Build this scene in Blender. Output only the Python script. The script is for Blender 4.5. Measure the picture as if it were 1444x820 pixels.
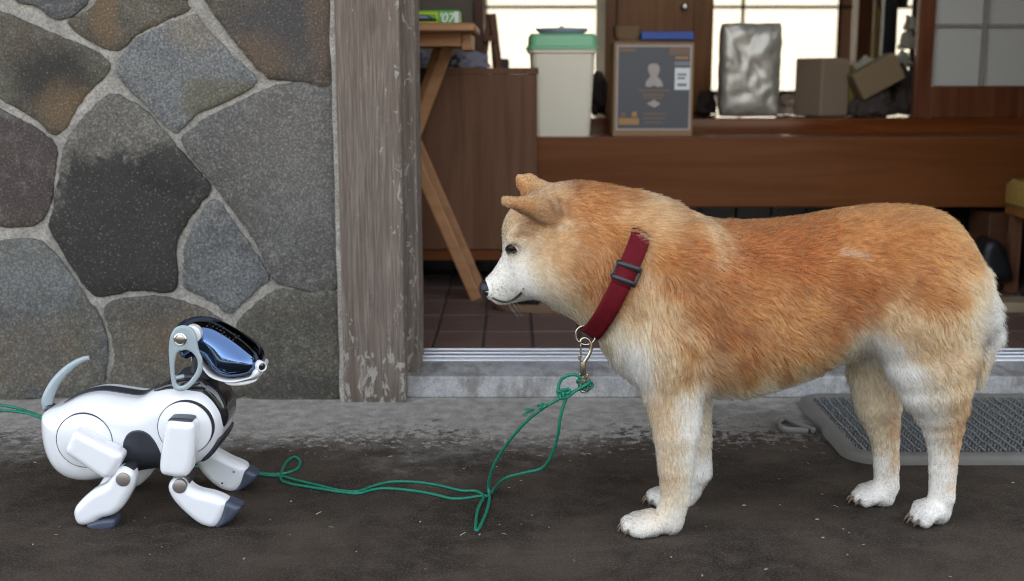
import bpy, bmesh, math, random
import numpy as np
from mathutils import Vector, Matrix, noise as mnoise
from mathutils.kdtree import KDTree

for o in list(bpy.data.objects):
    bpy.data.objects.remove(o, do_unlink=True)
SC = bpy.context.scene
COL = SC.collection
random.seed(4)
RNG = np.random.default_rng(7)

# ------------------------------------------------------------------ camera
CAM_H, PITCH, FPX = 0.605, math.radians(10.5), 1670.0
cam_d = bpy.data.cameras.new('camera')
cam = bpy.data.objects.new('camera', cam_d)
COL.objects.link(cam)
cam.location = (0, 0, CAM_H)
cam.rotation_euler = (math.pi / 2 - PITCH, 0, 0)
cam_d.sensor_width = 36
cam_d.lens = FPX / 1444 * 36
cam_d.clip_start = 0.05
cam_d.clip_end = 500
cam_d.dof.use_dof = True
cam_d.dof.focus_distance = 1.68
cam_d.dof.aperture_fstop = 4.4
SC.camera = cam

# ------------------------------------------------------------------ world, sun, exposure
SUN_EL, SUN_AZ = math.radians(36), math.radians(8)     # behind the house: the porch is in its shade
w = bpy.data.worlds.new("World")
SC.world = w
w.use_nodes = True
nt = w.node_tree
sky = nt.nodes.new('ShaderNodeTexSky')
sky.sky_type = 'NISHITA'
sky.sun_disc = False
sky.sun_elevation = SUN_EL
sky.sun_rotation = SUN_AZ
sky.dust_density = 2.0
sky.air_density = 1.0
sky.ozone_density = 1.0
hsv = nt.nodes.new('ShaderNodeHueSaturation')
hsv.inputs['Saturation'].default_value = 0.36
nt.links.new(sky.outputs[0], hsv.inputs['Color'])
nt.links.new(hsv.outputs[0], nt.nodes['Background'].inputs[0])
nt.nodes['Background'].inputs[1].default_value = 0.15
sd = bpy.data.lights.new('sun', 'SUN')
sd.energy = 3.5
sd.angle = math.radians(0.5)
sd.color = (1.0, 0.93, 0.82)
sun = bpy.data.objects.new('sun', sd)
COL.objects.link(sun)
sdir = Vector((math.sin(SUN_AZ) * math.cos(SUN_EL), math.cos(SUN_AZ) * math.cos(SUN_EL), math.sin(SUN_EL)))
sun.rotation_euler = sdir.to_track_quat('Z', 'Y').to_euler()
sun.location = sdir * 20
vs = SC.view_settings
vs.view_transform = 'Standard'
vs.look = 'None'
vs.gamma = 1
vs.exposure = 2.65
SC.cycles.use_denoising = True
SC.cycles.denoising_prefilter = 'NONE'
SC.cycles.filter_width = 1.05
SC.cycles.max_bounces = 10
SC.cycles.diffuse_bounces = 5
SC.cycles.glossy_bounces = 4
SC.cycles.transmission_bounces = 8
SC.cycles.sample_clamp_indirect = 6
SC.cycles.caustics_reflective = False
SC.cycles.caustics_refractive = False
try:
    SC.cycles_curves.shape = 'RIBBONS'
except Exception:
    pass

# ------------------------------------------------------------------ points: where a line of sight meets a plane
def _ray(px, py):
    dx, dy = (px - 722.0) / FPX, (py - 410.0) / FPX
    return dx, math.cos(PITCH) - dy * math.sin(PITCH), -math.sin(PITCH) - dy * math.cos(PITCH)
def P(px, py, Y):
    a, b, c = _ray(px, py)
    t = Y / b
    return Vector((a * t, Y, CAM_H + c * t))
def G(px, py, z=0.0):
    a, b, c = _ray(px, py)
    t = (z - CAM_H) / c
    return Vector((a * t, b * t, z))
def XZ(pts, Y):
    return [(P(x, y, Y).x, P(x, y, Y).z) for x, y in pts]
def RZ(pts, Y):
    return XZ([(x / 2.158, 400 + y / 2.158) for x, y in pts], Y)

# ------------------------------------------------------------------ objects
def tag(o, label=None, cat=None, group=None, kind=None):
    if label: o['label'] = label
    if cat: o['category'] = cat
    if group: o['group'] = group
    if kind: o['kind'] = kind
    return o
def thing(name, label, cat, loc=(0, 0, 0), group=None):
    o = bpy.data.objects.new(name, None)
    COL.objects.link(o)
    o.location = loc
    o.empty_display_size = 0.05
    return tag(o, label, cat, group)
def link(name, me, mat=None, parent=None, smooth=True):
    """link a mesh given in world coordinates, its origin moved to its own middle"""
    o = bpy.data.objects.new(name, me)
    COL.objects.link(o)
    n = len(me.vertices)
    co = np.empty(n * 3, np.float32)
    me.vertices.foreach_get('co', co)
    co = co.reshape(-1, 3)
    mid = (co.min(0) + co.max(0)) / 2
    mid[2] = co[:, 2].min()
    co -= mid
    me.vertices.foreach_set('co', co.ravel())
    if mat: me.materials.append(mat)
    if smooth:
        me.polygons.foreach_set('use_smooth', [True] * len(me.polygons))
    o.location = [float(v) for v in mid]
    if parent is not None:
        o.parent = parent
        q, loc = parent, Vector((0, 0, 0))
        while q is not None:
            loc += q.location
            q = q.parent
        o.location = Vector([float(v) for v in mid]) - loc
    me.update()
    return o
def mesh_np(name, v, f):
    me = bpy.data.meshes.new(name)
    v = np.asarray(v, np.float32); f = np.asarray(f, np.int32)
    me.vertices.add(len(v)); me.vertices.foreach_set('co', v.ravel())
    k = f.shape[1]
    me.loops.add(f.size); me.loops.foreach_set('vertex_index', f.ravel())
    me.polygons.add(len(f)); me.polygons.foreach_set('loop_start', np.arange(0, f.size, k, dtype=np.int32))
    me.update(calc_edges=True)
    return me
def obj_bm(name, bm, mat=None, parent=None, smooth=False, bevel=0, seg=2, autos=None):
    if bevel:
        bmesh.ops.bevel(bm, geom=list(bm.edges), offset=bevel, segments=seg, profile=0.5, affect='EDGES', clamp_overlap=True)
    bmesh.ops.recalc_face_normals(bm, faces=bm.faces)
    me = bpy.data.meshes.new(name)
    bm.to_mesh(me); bm.free()
    o = link(name, me, mat, parent, smooth)
    if autos:
        try: me.set_sharp_from_angle(angle=math.radians(autos))
        except Exception: pass
    return o
def add_box(bm, lo, hi, rot=None, piv=None):
    vs_ = []
    for z in (lo[2], hi[2]):
        for x, y in ((lo[0], lo[1]), (hi[0], lo[1]), (hi[0], hi[1]), (lo[0], hi[1])):
            p = Vector((x, y, z))
            if rot is not None:
                c = Vector(piv) if piv is not None else (Vector(lo) + Vector(hi)) / 2
                p = rot @ (p - c) + c
            vs_.append(bm.verts.new(p))
    for f in ((0, 3, 2, 1), (4, 5, 6, 7), (0, 1, 5, 4), (1, 2, 6, 5), (2, 3, 7, 6), (3, 0, 4, 7)):
        bm.faces.new([vs_[i] for i in f])
def box(name, lo, hi, mat, parent=None, bevel=0.003, rot=None, piv=None, seg=2, smooth=False):
    bm = bmesh.new()
    add_box(bm, lo, hi, rot, piv)
    return obj_bm(name, bm, mat, parent, smooth, bevel, seg)
def bar(name, a, b, w_, d_, mat, parent=None, bevel=0.002, up=(0, 1, 0)):
    """a squared bar from a to b, w_ across, d_ deep along up"""
    a, b = Vector(a), Vector(b)
    t = (b - a).normalized()
    u = Vector(up); u = (u - t * u.dot(t)).normalized()
    s = t.cross(u)
    bm = bmesh.new()
    q = []
    for p in (a, b):
        for i, j in ((-1, -1), (1, -1), (1, 1), (-1, 1)):
            q.append(bm.verts.new(p + s * i * w_ / 2 + u * j * d_ / 2))
    for f in ((3, 2, 1, 0), (4, 5, 6, 7), (0, 1, 5, 4), (1, 2, 6, 5), (2, 3, 7, 6), (3, 0, 4, 7)):
        bm.faces.new([q[i] for i in f])
    return obj_bm(name, bm, mat, parent, False, bevel)
def smooth_path(pts, step):
    pts = [Vector(p) for p in pts]
    out = []
    n = len(pts)
    for i in range(n - 1):
        p0, p1, p2, p3 = pts[max(i - 1, 0)], pts[i], pts[i + 1], pts[min(i + 2, n - 1)]
        m = max(2, int((p2 - p1).length / step))
        for k in range(m):
            t = k / m
            out.append(0.5 * ((2 * p1) + (p2 - p0) * t + (2 * p0 - 5 * p1 + 4 * p2 - p3) * t * t + (3 * p1 - p0 - 3 * p2 + p3) * t ** 3))
    out.append(pts[-1])
    return out
def sweep(bm, path, rad, sides=10, lobes=0, pitch=0.012, depth=0.25, caps=True):
    n = len(path)
    rings = []
    u = None
    s_len = 0
    for i, p in enumerate(path):
        t = (path[min(i + 1, n - 1)] - path[max(i - 1, 0)])
        t = t.normalized() if t.length > 1e-9 else Vector((0, 0, 1))
        if u is None:
            u = t.orthogonal().normalized()
        u = (u - t * u.dot(t)).normalized()
        v = t.cross(u)
        if i: s_len += (p - path[i - 1]).length
        R = rad(i / max(n - 1, 1)) if callable(rad) else rad
        ring = []
        for k in range(sides):
            a = 2 * math.pi * k / sides
            r = R
            if lobes:
                r = R * (1 - depth + depth * abs(math.cos(lobes / 2 * a + s_len / pitch * math.pi)))
            ring.append(bm.verts.new(p + u * (math.cos(a) * r) + v * (math.sin(a) * r)))
        rings.append(ring)
    for i in range(n - 1):
        for k in range(sides):
            bm.faces.new((rings[i][k], rings[i][(k + 1) % sides], rings[i + 1][(k + 1) % sides], rings[i + 1][k]))
    if caps:
        bm.faces.new(rings[0][::-1]); bm.faces.new(rings[-1])
def tube(name, pts, rad, mat, parent=None, sides=10, step=0.004, **kw):
    bm = bmesh.new()
    sweep(bm, smooth_path(pts, step), rad, sides, **kw)
    return obj_bm(name, bm, mat, parent, True)
def lathe(bm, prof, origin, axis, sides=40):
    axis = Vector(axis).normalized()
    u = axis.orthogonal().normalized(); v = axis.cross(u)
    o = Vector(origin)
    rings = []
    for r, h in prof:
        if r < 1e-6:
            rings.append([bm.verts.new(o + axis * h)])
        else:
            rings.append([bm.verts.new(o + axis * h + (u * math.cos(2 * math.pi * k / sides) + v * math.sin(2 * math.pi * k / sides)) * r) for k in range(sides)])
    for a, b in zip(rings, rings[1:]):
        for k in range(sides):
            k2 = (k + 1) % sides
            if len(a) == 1 and len(b) == 1: continue
            if len(a) == 1: bm.faces.new((a[0], b[k], b[k2]))
            elif len(b) == 1: bm.faces.new((a[k], a[k2], b[0]))
            else: bm.faces.new((a[k], a[k2], b[k2], b[k]))
def turned(name, prof, origin, axis, mat, parent=None, sides=40, autos=40):
    bm = bmesh.new()
    lathe(bm, prof, origin, axis, sides)
    return obj_bm(name, bm, mat, parent, True, autos=autos)
def rrect(w_, d_, r, n=5):
    out = []
    for cx, cy, a0 in ((w_ / 2 - r, d_ / 2 - r, 0), (-w_ / 2 + r, d_ / 2 - r, 90), (-w_ / 2 + r, -d_ / 2 + r, 180), (w_ / 2 - r, -d_ / 2 + r, 270)):
        for k in range(n + 1):
            a = math.radians(a0 + 90 * k / n)
            out.append((cx + r * math.cos(a), cy + r * math.sin(a)))
    return out
def loft(name, secs, c, mat, parent=None, autos=35, cap=True):
    """secs: (z, width, depth, radius) rounded-rectangle rings"""
    bm = bmesh.new()
    rings = [[bm.verts.new((c[0] + x, c[1] + y, c[2] + z)) for x, y in rrect(w_, d_, r)] for z, w_, d_, r in secs]
    n = len(rings[0])
    for a, b in zip(rings, rings[1:]):
        for k in range(n):
            bm.faces.new((a[k], a[(k + 1) % n], b[(k + 1) % n], b[k]))
    if cap:
        bm.faces.new(rings[0][::-1]); bm.faces.new(rings[-1])
    return obj_bm(name, bm, mat, parent, True, autos=autos)

# ------------------------------------------------------------------ materials
class N:
    """small node-graph writer"""
    def __init__(s, name):
        s.m = bpy.data.materials.new(name)
        s.m.use_nodes = True
        s.t = s.m.node_tree
        s.b = s.t.nodes['Principled BSDF']
        s.geo = s.t.nodes.new('ShaderNodeNewGeometry')
        s.tc = s.t.nodes.new('ShaderNodeTexCoord')
    def new(s, typ, **kw):
        n = s.t.nodes.new(typ)
        for k, v in kw.items(): setattr(n, k, v)
        return n
    def put(s, sock, val):
        if hasattr(val, 'is_output'): s.t.links.new(val, sock)
        elif isinstance(val, (tuple, list)) and len(val) == 3 and sock.type == 'RGBA': sock.default_value = (*val, 1)
        else: sock.default_value = val
    def pos(s, scale=(1, 1, 1), obj=False):
        mp = s.new('ShaderNodeMapping')
        s.t.links.new(s.tc.outputs['Object'] if obj else s.geo.outputs['Position'], mp.inputs[0])
        mp.inputs['Scale'].default_value = scale
        return mp.outputs[0]
    def noise(s, scale, detail=4, rough=0.55, vec=None, dist=0.0):
        n = s.new('ShaderNodeTexNoise')
        s.t.links.new(vec if vec is not None else s.geo.outputs['Position'], n.inputs['Vector'])
        n.inputs['Scale'].default_value = scale; n.inputs['Detail'].default_value = detail
        n.inputs['Roughness'].default_value = rough; n.inputs['Distortion'].default_value = dist
        return n.outputs['Fac']
    def voro(s, scale, vec=None, out='Distance', feature='F1'):
        n = s.new('ShaderNodeTexVoronoi', feature=feature)
        s.t.links.new(vec if vec is not None else s.geo.outputs['Position'], n.inputs['Vector'])
        n.inputs['Scale'].default_value = scale
        return n.outputs[out]
    def step(s, val, lo, hi, a=0.0, b=1.0):
        n = s.new('ShaderNodeMapRange', interpolation_type='SMOOTHSTEP')
        s.put(n.inputs[0], val)
        n.inputs[1].default_value = lo; n.inputs[2].default_value = hi
        n.inputs[3].default_value = a; n.inputs[4].default_value = b
        return n.outputs[0]
    def math(s, op, a, b=0.0, c=0.0):
        n = s.new('ShaderNodeMath', operation=op)
        s.put(n.inputs[0], a); s.put(n.inputs[1], b)
        if op == 'MULTIPLY_ADD': s.put(n.inputs[2], c)
        return n.outputs[0]
    def mix(s, fac, a, b, blend='MIX'):
        n = s.new('ShaderNodeMix', data_type='RGBA', blend_type=blend)
        s.put(n.inputs[0], fac); s.put(n.inputs[6], a); s.put(n.inputs[7], b)
        return n.outputs[2]
    def xyz(s):
        n = s.new('ShaderNodeSeparateXYZ')
        s.t.links.new(s.geo.outputs['Position'], n.inputs[0])
        return n.outputs
    def dist(s, p, scale=(1, 1, 1), warp=None):
        v = s.new('ShaderNodeVectorMath', operation='SUBTRACT')
        s.t.links.new(s.geo.outputs['Position'], v.inputs[0]); v.inputs[1].default_value = p
        m = s.new('ShaderNodeVectorMath', operation='MULTIPLY')
        s.t.links.new(v.outputs[0], m.inputs[0]); m.inputs[1].default_value = scale
        l = s.new('ShaderNodeVectorMath', operation='LENGTH')
        s.t.links.new(m.outputs[0], l.inputs[0])
        return l.outputs['Value']
    def bump(s, h, strength=0.3, distance=0.002):
        n = s.new('ShaderNodeBump')
        n.inputs['Strength'].default_value = strength; n.inputs['Distance'].default_value = distance
        s.put(n.inputs['Height'], h)
        s.t.links.new(n.outputs[0], s.b.inputs['Normal'])
    def fin(s, col=None, rough=None, metal=None, spec=None, coat=None, trans=None, sss=None):
        for k, v in (('Base Color', col), ('Roughness', rough), ('Metallic', metal), ('Specular IOR Level', spec), ('Coat Weight', coat), ('Transmission Weight', trans), ('Subsurface Weight', sss)):
            if v is not None: s.put(s.b.inputs[k], v)
        return s.m
def plain(name, col, rough=0.5, metal=0.0, spec=0.5, coat=0.0, var=0.12, scale=40, bump=0.0):
    n = N(name)
    f = n.noise(scale, 4)
    c = n.mix(f, tuple(v * (1 - var) for v in col), tuple(min(1, v * (1 + var)) for v in col))
    if bump: n.bump(n.noise(scale * 8, 3), bump, 0.001)
    return n.fin(c, n.step(f, 0.2, 0.8, rough * 0.9, min(1, rough * 1.1)), metal, spec, coat)
def wood(name, dark, light, along='z', rough=0.45, scale=1.0, spec=0.4, bump=0.15, coat=0.0):
    n = N(name)
    k = {'x': (2.5, 40, 40), 'y': (40, 2.5, 40), 'z': (40, 40, 2.5)}[along]
    v = n.pos(tuple(a * scale for a in k))
    g = n.noise(1.0, 5, 0.6, v, 0.6)
    fine = n.noise(5.0, 3, 0.6, v)
    blot = n.noise(5, 3)
    c = n.mix(n.step(g, 0.3, 0.7), dark, light)
    c = n.mix(n.math('MULTIPLY', fine, 0.35), c, dark)
    c = n.mix(n.step(blot, 0.35, 0.75, 0.0, 0.35), c, dark)
    n.bump(fine, bump, 0.0006)
    return n.fin(c, n.step(g, 0.2, 0.8, rough * 0.85, min(1, rough * 1.15)), 0, spec, coat)

# ------------------------------------------------------------------ implicit surfaces on a grid (smooth unions -> one continuous mesh)
def smin(a, b, k):
    h = np.maximum(k - np.abs(a - b), 0) / k
    return np.minimum(a, b) - h * h * k * 0.25
class Field:
    def __init__(s, lo, hi, h):
        s.h = h
        s.lo = np.array(lo, float)
        s.n = [int(math.ceil((hi[i] - lo[i]) / h)) + 1 for i in range(3)]
        s.ax = [s.lo[i] + np.arange(s.n[i]) * h for i in range(3)]
        s.F = np.full(s.n, 0.5, np.float32)
    def _sl(s, lo, hi):
        out = []
        for i in range(3):
            a = max(0, int((lo[i] - s.lo[i]) / s.h)); b = min(s.n[i], int((hi[i] - s.lo[i]) / s.h) + 2)
            if b <= a: return None
            out.append(slice(a, b))
        return tuple(out)
    def _g(s, sl):
        return (s.ax[0][sl[0]][:, None, None], s.ax[1][sl[1]][None, :, None], s.ax[2][sl[2]][None, None, :])
    def _join(s, sl, d, k, sub=False):
        A = s.F[sl]
        if sub: s.F[sl] = -smin(-A, d, k)
        else: s.F[sl] = smin(A, d.astype(np.float32), k)
    def cone(s, a, b, ra, rb, k=0.01, sy=1.0, sub=False):
        a, b = np.array(a, float), np.array(b, float)
        R = max(ra, rb) + k + 0.02
        sl = s._sl(np.minimum(a, b) - R, np.maximum(a, b) + R)
        if sl is None: return
        X, Y, Z = s._g(sl)
        ba = b - a
        ba2 = np.array([ba[0], ba[1] / sy, ba[2]])
        px, py, pz = X - a[0], (Y - a[1]) / sy, Z - a[2]
        L = max(float((ba2 ** 2).sum()), 1e-12)
        t = np.clip((px * ba2[0] + py * ba2[1] + pz * ba2[2]) / L, 0, 1)
        d = np.sqrt((px - t * ba2[0]) ** 2 + (py - t * ba2[1]) ** 2 + (pz - t * ba2[2]) ** 2) - (ra + t * (rb - ra))
        s._join(sl, d * min(1.0, sy), k, sub)
    def ell(s, c, r, k=0.01, rot=0.0, sub=False):
        c, r = np.array(c, float), np.array(r, float)
        R = r.max() + k + 0.02
        sl = s._sl(c - R, c + R)
        if sl is None: return
        X, Y, Z = s._g(sl)
        x0, y, z0 = X - c[0], Y - c[1], Z - c[2]
        cs, sn = math.cos(rot), math.sin(rot)
        x = cs * x0 + sn * z0; z = -sn * x0 + cs * z0
        k0 = np.sqrt((x / r[0]) ** 2 + (y / r[1]) ** 2 + (z / r[2]) ** 2)
        k1 = np.sqrt((x / r[0] ** 2) ** 2 + (y / r[1] ** 2) ** 2 + (z / r[2] ** 2) ** 2) + 1e-9
        s._join(sl, k0 * (k0 - 1) / k1, k, sub)
    def loft(s, xs, top, bot, wid, yc, k, p=2.2):
        X = s.ax[0]
        m = (X >= xs[0]) & (X <= xs[-1])
        def ip(v):
            # smooth interpolation of the stations
            v = np.interp(X, xs, v)
            q = np.ones(15) / 15
            return np.convolve(np.pad(v, 7, mode='edge'), q, 'valid')
        zt, zb, wd = ip(top), ip(bot), ip(wid)
        i0, i1 = np.where(m)[0][[0, -1]]
        sl = (slice(i0, i1 + 1), slice(0, s.n[1]), slice(0, s.n[2]))
        _, Y, Z = s._g(sl)
        zc = ((zt + zb) / 2)[i0:i1 + 1, None, None]; hz = ((zt - zb) / 2)[i0:i1 + 1, None, None]; ww = wd[i0:i1 + 1, None, None]
        q = ((np.abs(Z - zc) / hz) ** p + (np.abs(Y - yc) / ww) ** p) ** (1 / p)
        d = (q - 1) * np.minimum(hz, ww)
        xx = X[i0:i1 + 1, None, None]
        d = np.maximum(d, np.maximum(xs[0] - xx, xx - xs[-1]) + 0 * d)
        s._join(sl, d, k)
    def sample(s, p):
        q = (p - s.lo) / s.h
        i = np.clip(np.floor(q).astype(int), 0, np.array(s.n) - 2)
        f = np.clip(q - i, 0, 1)
        out = 0
        for a in (0, 1):
            for b in (0, 1):
                for c in (0, 1):
                    wgt = (f[:, 0] if a else 1 - f[:, 0]) * (f[:, 1] if b else 1 - f[:, 1]) * (f[:, 2] if c else 1 - f[:, 2])
                    out = out + wgt * s.F[i[:, 0] + a, i[:, 1] + b, i[:, 2] + c]
        return out
    def grad(s, p, e=None):
        e = e or s.h
        g = np.empty_like(p)
        for k in range(3):
            d = np.zeros(3); d[k] = e
            g[:, k] = (s.sample(p + d) - s.sample(p - d)) / (2 * e)
        return g
    def mesh(s, relax=2):
        F = s.F
        nx, ny, nz = s.n
        neg = F < 0
        cnt = np.zeros((nx - 1, ny - 1, nz - 1), np.int8)
        for a in (0, 1):
            for b in (0, 1):
                for c in (0, 1):
                    cnt += neg[a:nx - 1 + a, b:ny - 1 + b, c:nz - 1 + c]
        act = (cnt > 0) & (cnt < 8)
        I = np.argwhere(act)
        idx = np.full(act.shape, -1, np.int64)
        idx[act] = np.arange(len(I))
        acc = np.zeros((len(I), 3)); num = np.zeros(len(I))
        cs = [(a, b, c) for a in (0, 1) for b in (0, 1) for c in (0, 1)]
        for p in cs:
            for ax in range(3):
                if p[ax]: continue
                q = list(p); q[ax] = 1
                fa = F[I[:, 0] + p[0], I[:, 1] + p[1], I[:, 2] + p[2]]; fb = F[I[:, 0] + q[0], I[:, 1] + q[1], I[:, 2] + q[2]]
                c = (fa < 0) != (fb < 0)
                t = np.where(c, fa / np.where(c, fa - fb, 1), 0)
                for k in range(3):
                    acc[:, k] += np.where(c, p[k] + (t if k == ax else 0), 0)
                num += c
        V = s.lo + (I + acc / num[:, None]) * s.h
        for _ in range(relax):
            d = s.sample(V); g = s.grad(V)
            g2 = (g ** 2).sum(1) + 1e-6
            st = np.clip(d / g2, -s.h, s.h)
            V = V - g * (st / 1)[:, None] * 0.9
        quads = []
        for ax in range(3):
            sl0 = [slice(None)] * 3; sl1 = [slice(None)] * 3
            sl0[ax] = slice(0, -1); sl1[ax] = slice(1, None)
            A = neg[tuple(sl0)]; B = neg[tuple(sl1)]
            E = np.argwhere(A != B)
            u, v = [(1, 2), (2, 0), (0, 1)][ax]
            ok = (E[:, u] > 0) & (E[:, v] > 0) & (E[:, u] < s.n[u] - 1) & (E[:, v] < s.n[v] - 1)
            E = E[ok]
            def cell(du, dv):
                C = E.copy(); C[:, u] += du; C[:, v] += dv
                return idx[C[:, 0], C[:, 1], C[:, 2]]
            q = np.stack([cell(-1, -1), cell(0, -1), cell(0, 0), cell(-1, 0)], 1)
            inside = A[E[:, 0], E[:, 1], E[:, 2]]
            q[~inside] = q[~inside][:, ::-1]
            quads.append(q)
        Q = np.concatenate(quads)
        Q = Q[(Q >= 0).all(1)]
        return V, Q
def catmull(poly, n=6):
    p = np.array(poly, float)
    out = []
    m = len(p)
    for i in range(m):
        p0, p1, p2, p3 = p[i - 1], p[i], p[(i + 1) % m], p[(i + 2) % m]
        for k in range(n):
            t = k / n
            out.append(0.5 * (2 * p1 + (p2 - p0) * t + (2 * p0 - 5 * p1 + 4 * p2 - p3) * t * t + (3 * p1 - p0 - 3 * p2 + p3) * t ** 3))
    return np.array(out)
def poly_sd(poly, X, Z):
    """signed distance to a closed polygon, negative inside"""
    d = np.full(np.broadcast(X, Z).shape, 1e9)
    ins = np.zeros(d.shape, bool)
    m = len(poly)
    for i in range(m):
        ax, az = poly[i]; bx, bz = poly[(i + 1) % m]
        ex, ez = bx - ax, bz - az
        wx, wz = X - ax, Z - az
        t = np.clip((wx * ex + wz * ez) / (ex * ex + ez * ez + 1e-15), 0, 1)
        d = np.minimum(d, (wx - t * ex) ** 2 + (wz - t * ez) ** 2)
        c = ((az <= Z) & (bz > Z)) | ((bz <= Z) & (az > Z))
        xi = ax + (Z - az) / (bz - az if abs(bz - az) > 1e-12 else 1e-12) * ex
        ins ^= c & (X < xi)
    d = np.sqrt(d)
    return np.where(ins, -d, d)
def blur2(a, k):
    for _ in range(k):
        b = np.pad(a, 1, mode='edge')
        a = (b[:-2, 1:-1] + b[2:, 1:-1] + b[1:-1, :-2] + b[1:-1, 2:] + 2 * a) / 6
    return a
class Slab(Field):
    """a rounded solid standing on a side outline (x,z), half-width w about y0"""
    def __init__(s, poly, y0, w_, r, h=0.0013, hole=None, smooth=6, curve=True, taper=None, pad=0.004):
        pl = catmull(poly) if curve else np.array(poly, float)
        lo = (pl[:, 0].min() - pad, y0 - w_ - pad, pl[:, 1].min() - pad); hi = (pl[:, 0].max() + pad, y0 + w_ + pad, pl[:, 1].max() + pad)
        super().__init__(lo, hi, h)
        X = s.ax[0][:, None]; Z = s.ax[2][None, :]
        d = poly_sd(pl, X, Z)
        if hole is not None: d = np.maximum(d, -poly_sd(catmull(hole), X, Z))
        d = blur2(d, smooth)
        s.d2 = d
        dy = np.abs(s.ax[1] - y0)[None, :, None] - w_
        a = d[:, None, :] + r; b = dy + r
        if taper is not None: b = b + taper(s.ax[0][:, None, None], s.ax[2][None, None, :])
        s.F = (np.sqrt(np.maximum(a, 0) ** 2 + np.maximum(b, 0) ** 2) + np.minimum(np.maximum(a, b), 0) - r).astype(np.float32)
def field_obj(name, fld, mat, parent=None, relax=2):
    V, Q = fld.mesh(relax)
    return link(name, mesh_np(name, V, Q), mat, parent)

# ================================================================== THE SETTING
WALL_Y = 2.155
def stone_mat(name, c1, c2, patches=(), speck=0.5, grain=230):
    n = N(name)
    big = n.noise(9, 4, 0.6)
    fine = n.noise(grain, 5, 0.7)
    mid = n.noise(45, 4, 0.65)
    c = n.mix(n.step(big, 0.35, 0.65), c1, c2)
    c = n.mix(n.step(fine, 0.36, 0.58, 0.0, 1.0), n.mix(0.55, c, (0.01, 0.009, 0.008)), c)
    c = n.mix(n.step(mid, 0.46, 0.72, 0, 0.35), c, n.mix(0.6, c, (0.20, 0.19, 0.17)))
    for (px, py, rx, rz, col, soft, amt) in patches:
        p = P(px, py, WALL_Y)
        d = n.dist(p, (1000 / rx * 0.774, 0, 1000 / rz * 0.774))
        d = n.math('ADD', d, n.math('ADD', n.math('MULTIPLY_ADD', n.noise(13, 6, 0.7), 1.7, -0.85), n.math('MULTIPLY_ADD', n.noise(70, 4, 0.7), 0.5, -0.25)))
        c = n.mix(n.step(d, 1 - soft, 1 + soft, amt, 0.0), c, col)
    gr = n.noise(270, 2, 0.5)
    c = n.mix(n.step(gr, 0.42, 0.60, 0.55, 0.0), c, n.mix(0.25, (0.008, 0.007, 0.006), c))
    c = n.mix(n.step(gr, 0.62, 0.72, 0.0, 0.36), c, n.mix(0.5, c, (0.34, 0.32, 0.29)))
    v = n.voro(210)
    sp = n.math('MULTIPLY', n.step(v, 0.05, 0.16, 1, 0), n.step(n.noise(120, 2), 0.60, 0.66))
    c = n.mix(n.math('MULTIPLY', sp, speck), c, (0.55, 0.52, 0.48))
    c = n.mix(1.0, c, (1.62, 1.58, 1.52), 'MULTIPLY')
    h = n.math('ADD', n.math('MULTIPLY', fine, 0.6), n.math('ADD', n.math('MULTIPLY', mid, 1.0), n.math('MULTIPLY', big, 1.6)))
    n.bump(h, 0.55, 0.0035)
    return n.fin(c, n.step(fine, 0.3, 0.7, 0.55, 0.85), 0, 0.35)
def mortar_mat(name, base=(0.47, 0.435, 0.38)):
    n = N(name)
    a, b = n.noise(30, 5, 0.65), n.noise(260, 4, 0.7)
    c = n.mix(n.step(a, 0.3, 0.75), tuple(v * 0.62 for v in base), base)
    c = n.mix(n.step(b, 0.32, 0.62, 0.75, 0.0), c, tuple(v * 0.30 for v in base))
    c = n.mix(n.step(n.noise(7, 5, 0.7), 0.45, 0.72, 0.0, 0.45), c, (0.19, 0.165, 0.135))
    c = n.mix(n.step(n.voro(170), 0.1, 0.2, 0.5, 0), c, (0.05, 0.045, 0.04))
    n.bump(n.math('ADD', a, b), 0.6, 0.003)
    return n.fin(c, 0.9, 0, 0.2)
M_MORTAR = mortar_mat('mortar')

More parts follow.
